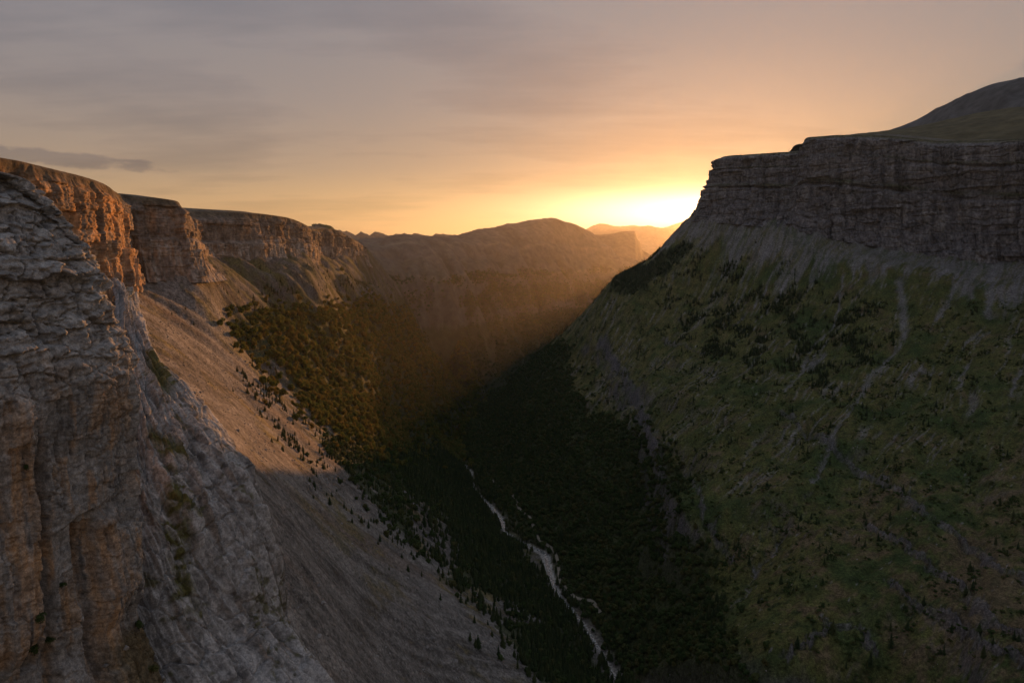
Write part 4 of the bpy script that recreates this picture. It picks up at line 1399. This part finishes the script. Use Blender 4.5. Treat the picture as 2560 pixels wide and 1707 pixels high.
def broad_crown(seed, mat, squat=1.0, lobes=8, per=40, leaf=0.10, zc=0.58):
    """unit-height crown: leaf clumps scattered over several uneven lobes"""
    rn = random.Random(seed)
    V, Fc = [], []
    for k in range(lobes):
        a = rn.random() * 6.28
        d = rn.uniform(0.0, 0.26) * squat
        c0 = (d * math.cos(a), d * math.sin(a), zc + rn.uniform(-0.2, 0.22) / squat)
        R = rn.uniform(0.13, 0.24)
        for i in range(per):
            v = Vector((rn.gauss(0, 1), rn.gauss(0, 1), rn.gauss(0, 1)))
            v.normalize()
            if v.z < -0.55:
                continue
            p = Vector(c0) + Vector((v.x * R * squat, v.y * R * squat, v.z * R)) * rn.uniform(0.75, 1.12)
            n_ = (v + Vector((rn.uniform(-.35, .35), rn.uniform(-.35, .35), rn.uniform(-.15, .4)))).normalized()
            t1 = n_.orthogonal().normalized()
            t2 = n_.cross(t1)
            an = rn.random() * 6.28
            e1, e2 = t1 * math.cos(an) + t2 * math.sin(an), t2 * math.cos(an) - t1 * math.sin(an)
            s_ = leaf * rn.uniform(0.6, 1.3)
            b0 = len(V)
            V += [p - e1 * s_, p + e2 * s_ * 0.7 + n_ * 0.3 * s_, p + e1 * s_, p - e2 * s_ * 0.7]
            Fc.append((b0, b0 + 1, b0 + 2, b0 + 3))
    return poly_mesh("crown", V, Fc, mat)


CON = [(trunk_mesh(0.9, 0.016, 50 + k), conifer_crown(60 + k, sl)) for k, sl in enumerate((0.20, 0.24, 0.17, 0.28))]
BRO = [(trunk_mesh(0.6, 0.03, 70 + k), broad_crown(80 + k, M_LEAF)) for k in range(3)]
BRD = [(trunk_mesh(0.6, 0.03, 74 + k), broad_crown(90 + k, M_LEAFD)) for k in range(3)]
SHR = [(trunk_mesh(0.4, 0.03, 78 + k), broad_crown(95 + k, M_LEAFD, squat=1.7, lobes=5, per=26, leaf=0.13, zc=0.42)) for k in range(3)]


def source_collection(name, sets):
    """tree shapes for the uncounted woods (kept out of the scene, only instanced)"""
    c = bpy.data.collections.new(name)
    for k, (tk, cr) in enumerate(sets):
        me = cr.copy()
        o = bpy.data.objects.new("%s_%d" % (name, k), me)
        c.objects.link(o)
    return c


SRC = {"con": source_collection("src_conifer", CON), "bro": source_collection("src_broadleaf", BRO),
       "brd": source_collection("src_dark_broadleaf", BRD), "shr": source_collection("src_shrub", SHR)}


def scatter(name, src, pos, size, label, cat, aspect=None):
    me = bpy.data.meshes.new(name)
    n = len(pos)
    me.vertices.add(n)
    me.vertices.foreach_set("co", np.ascontiguousarray(pos, np.float32).ravel())
    r = np.random.default_rng(n)
    at = me.attributes.new("siz", 'FLOAT_VECTOR', 'POINT')
    wd = size * r.uniform(0.8, 1.25, n)
    at.data.foreach_set("vector", np.stack([wd, wd, size], 1).astype(np.float32).ravel())
    ar = me.attributes.new("rot", 'FLOAT_VECTOR', 'POINT')
    ar.data.foreach_set("vector", np.stack([r.normal(0, 0.05, n), r.normal(0, 0.05, n), r.uniform(0, 6.28, n)], 1).astype(np.float32).ravel())
    ai = me.attributes.new("pick", 'INT', 'POINT')
    ai.data.foreach_set("value", r.integers(0, 8, n).astype(np.int32))
    o = link(bpy.data.objects.new(name, me))
    ng = bpy.data.node_groups.new(name, 'GeometryNodeTree')
    ng.interface.new_socket("Geometry", in_out='INPUT', socket_type='NodeSocketGeometry')
    ng.interface.new_socket("Geometry", in_out='OUTPUT', socket_type='NodeSocketGeometry')
    N, L = ng.nodes, ng.links
    gi, go = N.new('NodeGroupInput'), N.new('NodeGroupOutput')
    ci = N.new('GeometryNodeCollectionInfo')
    ci.inputs['Collection'].default_value = SRC[src]
    ci.inputs['Separate Children'].default_value = True
    ci.inputs['Reset Children'].default_value = True
    ip = N.new('GeometryNodeInstanceOnPoints')
    ip.inputs['Pick Instance'].default_value = True

    def attr(nm, ty):
        a = N.new('GeometryNodeInputNamedAttribute')
        a.data_type = ty
        a.inputs['Name'].default_value = nm
        return a.outputs['Attribute']
    L.new(gi.outputs[0], ip.inputs['Points'])
    L.new(ci.outputs[0], ip.inputs['Instance'])
    L.new(attr("pick", 'INT'), ip.inputs['Instance Index'])
    e2r = N.new('FunctionNodeEulerToRotation')
    L.new(attr("rot", 'FLOAT_VECTOR'), e2r.inputs[0])
    L.new(e2r.outputs[0], ip.inputs['Rotation'])
    L.new(attr("siz", 'FLOAT_VECTOR'), ip.inputs['Scale'])
    L.new(ip.outputs[0], go.inputs[0])
    md = o.modifiers.new("scatter", 'NODES')
    md.node_group = ng
    tag(o, label, cat, kind="stuff")
    return o


def near_idx(a, l):
    j = np.clip(np.rint((a - GA[0]) / (GA[-1] - GA[0]) * (NC - 1)).astype(int), 0, NC - 1)
    i = np.clip(np.rint((l - GL[0]) / (GL[-1] - GL[0]) * (NR - 1)).astype(int), 0, NR - 1)
    return i, j


# what the viewpoint can see of the land (nearer rises hide what lies behind)
HOR = np.maximum.accumulate(GZ / gY, axis=0)

NCAND = 1_500_000
lo, hi = 300.0, 6000.0
Yc = np.sqrt(rng.random(NCAND) * (hi * hi - lo * lo) + lo * lo)
ac = rng.uniform(-0.80, 0.82, NCAND)
AREA = (hi * hi - lo * lo) / 2 * 1.62
Xc = ac * Yc
ii, jj = near_idx(ac, np.log(Yc))
Zc = ground_z(Xc, Yc)
clump = (fbm(gX / 22, gY / 22, 0, 3, 501))[ii, jj]
clumpB = (fbm(gX / 70, gY / 70, 0, 3, 502))[ii, jj]
vis = (Zc + 12) / Yc > HOR[np.maximum(ii - 2, 0), jj] - 0.012
wet = dr[ii, jj]
bw = bedw[ii, jj]
rightc, farc, slo = RIGHT[ii, jj], FARW[ii, jj], SLOPE[ii, jj]
dry = (wet > bw + 2.5) & vis
td = np.full(NCAND, 1e9)
for k in range(len(TRAIL)):
    td = np.minimum(td, np.hypot(Xc - TRAIL[k, 0], Yc - TRAIL[k, 1]))
# trees on the near side of the water or the path stand a little off
Yb = Yc + 14
for dy_ in (6.0, 13.0):
    for k in range(len(TRAIL)):
        td = np.minimum(td, 3 + np.hypot(Xc - TRAIL[k, 0], Yc + dy_ - TRAIL[k, 1]))
dry &= ~((td < 7))
uC, vC = to_uv(Xc, Yc, Zc)
uC = uC + (wU - U)[ii, jj] + rng.normal(0, 1, NCAND) * rng.choice([8, 14, 45], NCAND)
vC = vC + (wV - V)[ii, jj] + rng.normal(0, 1, NCAND) * rng.choice([8, 12, 30], NCAND)
z_ = {k: f[ii, jj] for k, f in dict(spur=f_spur, vall=f_vall, rlow=f_rlow, terr=f_terr, rmid=f_rmid, bench=f_bench, ledge=f_ledge, far=f_far).items()}
lc = rightc < 0.5
z_['spur'] = (inpoly(uC, vC, SPUR) & lc & (Yc < 2900)) | (z_['spur'] & (Yc > 1900))
z_['vall'] = inpoly(uC, vC, VALL) & (rightc < 0.6) & (Yc < 3000) & ~z_['spur'] & ~inpoly(uC, vC, CLEAR) & ~inpoly(uC, vC, CLEAR2)
z_['rlow'] = inpoly(uC, vC, RLOW) & (rightc > 0.3) & (Yc < 3300)
z_['rmid'] = inpoly(uC, vC, RMID) & (rightc > 0.5)
z_['bench'] = inpoly(uC, vC, BENCH) & lc & (Yc < 2900)
z_['ledge'] = inpoly(uC, vC, LEDGE) & lc
bandc = ban_d[ii, jj]
gullc = gul_d[ii, jj]
CELL = AREA / NCAND
pick = rng.random(NCAND)


def take(mask, dens):
    return np.nonzero(mask & (pick < dens * CELL))[0]


dens_con = np.zeros(NCAND)
dens_con = np.maximum(dens_con, z_['vall'] * 0.030 * sstep(-0.5, 0.1, clumpB + 0.2))
dens_con = np.maximum(dens_con, z_['rlow'] * 0.012 * sstep(-0.1, 0.4, clumpB))
dens_con = np.maximum(dens_con, z_['terr'] * 0.030)
dens_con = np.maximum(dens_con, z_['rmid'] * 0.034 * sstep(-0.02, 0.35, clumpB + 0.4 * clump))
dens_con = np.maximum(dens_con, z_['bench'] * 0.040 * sstep(-0.1, 0.25, clumpB + 0.3 * clump))
dens_con = np.maximum(dens_con, z_['ledge'] * 0.018 * sstep(-0.02, 0.35, clumpB + 0.4 * clump))
dens_con = np.maximum(dens_con, z_['spur'] * 0.008 * sstep(0.0, 0.4, clumpB))
dens_con = np.maximum(dens_con, (rightc > 0.6) * (farc < 0.4) * (Zc < -90) * 0.0030 * sstep(0.0, 0.5, clumpB + 0.5 * clump))
dens_con = np.maximum(dens_con, (farc > 0.5) * z_['far'] * 0.004)
dens_con = dens_con * (gullc > 1.3)
ic = take(dry & (slo < 1.6), dens_con)
size_c = rng.uniform(7, 15, len(ic)) * np.where(z_['ledge'][ic] | z_['bench'][ic], 0.75, 1.0) * np.where(Zc[ic] < -420, 1.35, 1.0) * np.where(z_['rmid'][ic], 1.1, 1.0)

pick = rng.random(NCAND)
idx_spur = take(dry, z_['spur'] * 0.017)
pick = rng.random(NCAND)
idx_dark = take(dry & (slo < 2.0), np.maximum(z_['rlow'] * 0.026 * sstep(-0.75, -0.05, clumpB + 0.3 * clump), np.maximum(z_['vall'] * 0.010, (farc > 0.5) * z_['far'] * 0.0055)))
pick = rng.random(NCAND)
idx_shr = take(dry & (Yc < 2400) & (td > 6), np.maximum(z_['rlow'] * 0.022, (rightc > 0.6) * (farc < 0.4) * (Zc < -110) * 0.030 * sstep(-0.05, 0.5, clump + 0.6 * clumpB), np.maximum(z_['ledge'] * 0.008 * sstep(0, .4, clump), (rightc > 0.6) * 0.06 * (np.abs(bandc - 1.4) < 0.8) * (Yc < 1150) * sstep(-0.4, 0.2, clump))) * (gullc > 1.2))
print("conifers", len(ic), "spur", len(idx_spur), "dark", len(idx_dark), "shrubs", len(idx_shr))

uc, vc = to_uv(Xc[ic], Yc[ic], Zc[ic])
inframe = (uc > 20) & (uc < 2545) & (vc > 560) & (vc < 1715)
hidden_left = (uc < 700) & (vc > 860)
open_ = ~(z_['spur'][ic]) & (farc[ic] < 0.3) & inframe & ~hidden_left & (Zc[ic] / Yc[ic] > HOR[np.maximum(ii[ic] - 3, 0), jj[ic]] - 0.002)
score = np.where(open_, size_c / Yc[ic] * np.where(z_['vall'][ic] | z_['rlow'][ic], 0.5, 1.15), 0)
top = np.argsort(-score)[:300]
is_top = np.zeros(len(ic), bool)
is_top[top] = True

zone_text = []


def copy_tree(trunk, crown, loc, h, wid, rz, name):
    r = bpy.data.objects.new(name, None)
    r.empty_display_size = 1
    link(r)
    r.location = loc
    r.scale = (h * wid, h * wid, h)
    r.rotation_euler = (0, 0, rz)
    for nm, me in (("trunk", trunk), ("crown", crown)):
        c = link(bpy.data.objects.new(nm, me))
        c.parent = r
    return r


q1, q2 = np.percentile(size_c[is_top], [33, 67])
for k in np.nonzero(is_top)[0]:
    i = ic[k]
    u_, v_ = uc[k], vc[k]
    big = "tall" if size_c[k] > q2 else "small" if size_c[k] < q1 else "medium"
    if z_['vall'][i]:
        lab = "%s dark conifer in the shaded wood %s the river" % (big, "along the lower stretch of" if v_ > 1450 else "beside the wide gravel bend of" if v_ > 1280 else "above the first bends of")
        grp = "conifers between scree and river"
    elif z_['rlow'][i]:
        lab = "%s dark conifer in the steep wood on the right bank, %s" % (big, "at the bottom edge" if v_ > 1450 else "opposite the gravel bend" if v_ > 1250 else "below the rocky step")
        grp = "conifers on the steep right bank"
    elif rightc[i] < 0.5:
        lab = "%s dark conifer on the %s scree, %s" % (big, "sunlit" if v_ < 1120 else "shaded", "high up below the left cliffs" if v_ < 860 else "near the edge of the golden spur forest" if v_ < 1120 else "midway down to the river" if v_ < 1330 else "low down by the river wood")
        grp = "conifers scattered on the scree"
    elif z_['terr'][i]:
        lab, grp = "%s dark conifer on the spur edge below the flat-topped right cliff" % big, "conifers on the spur edge"
    else:
        where = "beside a pale gully" if gullc[i] < 5 else "on a rock band" if bandc[i] < 2.5 else "standing on open grass"
        part = "high on the right mountainside" if v_ < 960 else "midway up the right mountainside" if v_ < 1320 else "low on the right mountainside"
        lab = "%s dark conifer %s, %s%s" % (big, where, part, ", by the frame edge" if u_ > 2350 else ", towards the river woods" if u_ < 1900 else "")
        grp = "conifers " + part
    tk, cr = CON[int(rng.integers(0, 4))]
    t = copy_tree(tk, cr, (Xc[i], Yc[i], Zc[i] - 0.3), size_c[k], rng.uniform(0.85, 1.2), rng.uniform(0, 6.28), "conifer_tree")
    tag(t, lab, "conifer", grp)

rest = ic[~is_top]
rs = size_c[~is_top]
for nm, m, lab in (("conifer_wood", rightc[rest] < 0.5, "many more dark conifers on the left slopes and far benches"), ("conifer_scatter", rightc[rest] >= 0.5, "many more dark conifers over the right mountainside")):
    scatter(nm, "con", np.stack([Xc[rest], Yc[rest], Zc[rest] - 0.3], 1)[m], rs[m], lab, "forest")
scatter("spur_forest", "bro", np.stack([Xc[idx_spur], Yc[idx_spur], Zc[idx_spur] - 0.8], 1), rng.uniform(10, 19, len(idx_spur)), "golden lit broadleaf forest covering the spur in mid valley", "forest")
scatter("bank_forest", "brd", np.stack([Xc[idx_dark], Yc[idx_dark], Zc[idx_dark] - 0.8], 1), rng.uniform(6, 13, len(idx_dark)) * np.where(farc[idx_dark] > 0.5, 1.25, 1.0), "dark broadleaf woods along the river banks and the far wall", "forest")

us, vs_ = to_uv(Xc[idx_shr], Yc[idx_shr], Zc[idx_shr])
ssz = rng.uniform(1.6, 5.2, len(idx_shr))
sc_ = np.where((us > 700) & (us < 2540) & (vs_ < 1700) & (Zc[idx_shr] / Yc[idx_shr] > HOR[np.maximum(ii[idx_shr] - 3, 0), jj[idx_shr]] - 0.002), ssz / Yc[idx_shr], 0)
tops = np.argsort(-sc_)[:160]
ist = np.zeros(len(idx_shr), bool)
ist[tops] = True
s1_, s2_ = np.percentile(ssz[ist], [33, 67])
band_of = np.argmin(np.stack([world_line(px, Xc[idx_shr], Yc[idx_shr]) / w for px, w in BANDS]), 0)
band_name = ["on the short rock band high up", "on the uppermost diagonal rock band", "on the middle diagonal rock band", "on the lowest diagonal rock band", "on the rocky step by the woods", "on the curved rocky rib", "on the rocky edge of the woods"]
for k in np.nonzero(ist)[0]:
    i = idx_shr[k]
    tk, cr = SHR[int(rng.integers(0, 3))]
    h_ = ssz[k]
    o = link(bpy.data.objects.new("shrub", cr))
    o.location = (Xc[i], Yc[i], Zc[i] - 0.15)
    o.scale = (h_, h_, h_)
    o.rotation_euler = (0, 0, rng.uniform(0, 6.28))
    big = "large" if h_ > s2_ else "small" if h_ < s1_ else "middling"
    where = band_name[band_of[k]] if bandc[i] < 2.5 else "beside a pale gully" if gullc[i] < 5 else "on open grass"
    if us[k] > 2000:
        tag(o, "%s dark bush %s, lower right corner%s" % (big, where, ", by the frame edge" if us[k] > 2350 else ""), "shrub", "bushes in the lower right corner")
    else:
        tag(o, "%s dark bush %s above the right-bank woods%s" % (big, where, ", near the bottom edge" if vs_[k] > 1500 else ""), "shrub", "bushes above the river woods")
scatter("undergrowth", "shr", np.stack([Xc[idx_shr], Yc[idx_shr], Zc[idx_shr] - 0.15], 1)[~ist], ssz[~ist], "low dark bushes dotted over the right mountainside", "shrubs")


# ------------------------------------------------------------------ bushes and loose rock close by
def on_near(u, v):
    uu, vv = to_uv(NCX, NCY, NCZ)
    d = (uu - u) ** 2 + (vv - v) ** 2 + 4e5 * (NCS < -2)
    k = np.unravel_index(np.argmin(d), d.shape)
    return np.array([NCX[k], NCY[k], NCZ[k]])


NSH = [broad_crown(120 + k, M_LEAFD, squat=sq, lobes=11, per=70, leaf=0.055, zc=0.48) for k, sq in enumerate((0.85, 1.25, 1.0))]
for u, v, hgt, k, lab in (
        (84, 1620, 7.0, 0, "tall dark green bush in the lower corner of the near cliff's deep crack"),
        (98, 1545, 4.6, 2, "dark bush on the narrow ledge above the tallest bush of the near cliff"),
        (124, 1600, 4.0, 1, "round dark bush right beside the tallest bush of the near cliff"),
        (152, 1462, 3.4, 1, "small dark bush perched under the orange pillar of the near cliff"),
        (346, 1565, 5.2, 0, "upright dark bush at the foot of the near cliff, against the grey slabs"),
        (388, 1668, 5.5, 1, "broad olive bush at the bottom edge where near cliff meets the slabs"),
        (66, 1168, 2.6, 2, "tiny bush growing from the middle of the near cliff, left of the orange pillar")):
    p = on_near(u, v)
    r = link(bpy.data.objects.new("bush", None))
    r.location = (p[0] + 0.6, p[1] - 0.6, p[2] - 0.3 * hgt)
    r.scale = (hgt, hgt, hgt)
    r.rotation_euler = (0, 0, u * 0.37)
    for nm, me in (("stem", SHR[k][0]), ("foliage", NSH[k])):
        c = link(bpy.data.objects.new(nm, me))
        c.parent = r
    tag(r, lab, "bush", "bushes on the near cliff")

M_STONE, nt, b = mat_new("loose_stone")
oi = nt.nodes.new('ShaderNodeObjectInfo')
rr = nt.nodes.new('ShaderNodeValToRGB')
rr.color_ramp.elements[0].color = (0.14, 0.125, 0.115, 1)
rr.color_ramp.elements[1].color = (0.33, 0.31, 0.29, 1)
nt.links.new(oi.outputs['Random'], rr.inputs[0])
nt.links.new(rr.outputs[0], b.inputs['Base Color'])
nz = nt.nodes.new('ShaderNodeTexNoise')
nz.inputs['Scale'].default_value = 2.5
bp = nt.nodes.new('ShaderNodeBump')
bp.inputs['Distance'].default_value = 0.2
nt.links.new(nz.outputs[0], bp.inputs['Height'])
nt.links.new(bp.outputs[0], b.inputs['Normal'])


def stone_mesh(seed):
    import bmesh
    rn = random.Random(seed)
    bm = bmesh.new()
    bmesh.ops.create_icosphere(bm, subdivisions=2, radius=0.5)
    planes = [(Vector((rn.gauss(0, 1), rn.gauss(0, 1), rn.gauss(0, 1))).normalized(), rn.uniform(0.26, 0.42)) for _ in range(9)]
    for v in bm.verts:
        for n_, d_ in planes:
            e = v.co.dot(n_) - d_
            if e > 0:
                v.co -= n_ * e
        v.co.z *= 0.75
        v.co += Vector((rn.uniform(-1, 1), rn.uniform(-1, 1), rn.uniform(-1, 1))) * 0.012
    me = bpy.data.meshes.new("boulder")
    bm.to_mesh(me)
    bm.free()
    me.materials.append(M_STONE)
    return me


STN = [stone_mesh(140 + k) for k in range(4)]
SRC["stn"] = bpy.data.collections.new("src_stone")
for k, me in enumerate(STN):
    SRC["stn"].objects.link(bpy.data.objects.new("src_stone_%d" % k, me.copy()))
pick = rng.random(NCAND)
rockn = fbm(gX / 35, gY / 35, 0, 3, 503)[ii, jj]
i_st = take(vis & (wet > 14) & (Yc < 2300) & ~z_['spur'] & ~z_['vall'] & ~z_['rlow'],
            np.where(rightc < 0.5, 0.050 * sstep(-0.25, 0.5, rockn) * (Yc < 1200), 0.010 * sstep(0.0, 0.5, rockn)))
st_sz = 0.5 + rng.gamma(2.0, 0.42, len(i_st))
u_st, v_st = to_uv(Xc[i_st], Yc[i_st], Zc[i_st])
b_sc = np.where((u_st > 720) & (u_st < 2540) & (v_st < 1690) & (Zc[i_st] / Yc[i_st] > HOR[np.maximum(ii[i_st] - 3, 0), jj[i_st]] - 0.002), st_sz / Yc[i_st], 0)
big_i = np.argsort(-b_sc)[:60]
isb = np.zeros(len(i_st), bool)
isb[big_i] = True
for k in np.nonzero(isb)[0]:
    i = i_st[k]
    o = link(bpy.data.objects.new("boulder", STN[int(rng.integers(0, 4))]))
    sz = st_sz[k] * 1.25
    o.location = (Xc[i], Yc[i], Zc[i] + 0.12 * sz)
    o.scale = (sz, sz * rng.uniform(0.7, 1.1), sz * rng.uniform(0.7, 1.0))
    o.rotation_euler = (rng.uniform(-0.4, 0.4), rng.uniform(-0.4, 0.4), rng.uniform(0, 6.28))
    if rightc[i] < 0.5:
        tag(o, "%s pale boulder lying on the shaded scree, %s" % ("large" if sz > 3.2 else "small", "close to the grey slabs" if u_st[k] < 850 else "at the bottom edge" if v_st[k] > 1560 else "near the river wood"), "boulder", "boulders on the scree")
    else:
        tag(o, "%s pale boulder lying on the grassy slope %s" % ("large" if sz > 3.2 else "small", "in the lower right corner" if u_st[k] > 2200 else "above the right-bank river wood"), "boulder", "boulders on the grassy slope")
scatter("rubble", "stn", np.stack([Xc[i_st], Yc[i_st], Zc[i_st] + 0.1], 1)[~isb], st_sz[~isb], "loose stones strewn over the scree and the grassy slope", "rubble")
for u, v, sz, lab in ((308, 1618, 4.6, "flat-topped boulder stuck in the grass at the foot of the near cliff"), (262, 1660, 2.6, "smaller dark boulder below the flat-topped one at the near cliff's foot")):
    p = on_near(u, v)
    o = link(bpy.data.objects.new("boulder", STN[1]))
    o.location = (p[0] + 0.4, p[1] - 0.6, p[2])
    o.scale = (sz, sz, sz * 0.7)
    tag(o, lab, "boulder")
rn_ = random.Random(4)
names_ = ["biggest", "leaning", "flat", "blocky", "pointed", "broken", "low", "upright", "pale"]
for k, nm_ in enumerate(names_):
    p = on_ground(1105 + rn_.uniform(-42, 42), 1630 + rn_.uniform(-38, 34))
    sz = 9.5 if k == 0 else rn_.uniform(3.5, 7.0)
    o = link(bpy.data.objects.new("outcrop_rock", STN[k % 4]))
    o.location = (p[0], p[1], ground_z(p[0], p[1]) + 0.1 * sz)
    o.scale = (sz, sz * rn_.uniform(0.6, 1.0), sz * rn_.uniform(0.7, 1.2))
    o.rotation_euler = (rn_.uniform(-0.4, 0.4), rn_.uniform(-0.4, 0.4), rn_.uniform(0, 6.28))
    tag(o, "%s grey rock of the outcrop low on the shaded scree" % nm_, "rock", "rocks of the scree outcrop")
print("stones", len(i_st))

# ------------------------------------------------------------------ haze of the evening air
def haze(x0, x1, y0, y1, z0, z1, density):
    V = [(x0, y0, z0), (x1, y0, z0), (x1, y1, z0), (x0, y1, z0), (x0, y0, z1), (x1, y0, z1), (x1, y1, z1), (x0, y1, z1)]
    Fc = [(0, 3, 2, 1), (4, 5, 6, 7), (0, 1, 5, 4), (1, 2, 6, 5), (2, 3, 7, 6), (3, 0, 4, 7)]
    me = bpy.data.meshes.new("haze")
    me.from_pydata(V, [], Fc)
    o = link(bpy.data.objects.new("haze", me))
    m = bpy.data.materials.new("haze")
    m.use_nodes = True
    nt = m.node_tree
    nt.nodes.clear()
    out = nt.nodes.new('ShaderNodeOutputMaterial')
    pv = nt.nodes.new('ShaderNodeVolumePrincipled')
    pv.inputs['Color'].default_value = (0.92, 0.88, 0.84, 1)
    pv.inputs['Density'].default_value = density
    pv.inputs['Anisotropy'].default_value = 0.74
    nt.links.new(pv.outputs[0], out.inputs['Volume'])
    me.materials.append(m)
    tag(o, "warm evening haze filling the valley", "haze", kind="stuff")
    return o


haze(-31000, 31000, -3500, 61000, -765, 860, 1.85e-5)

print("triangles", sum(sum(len(p.vertices) - 2 for p in m.polygons) if len(m.polygons) < 3000 else 2 * len(m.polygons) for m in bpy.data.meshes))
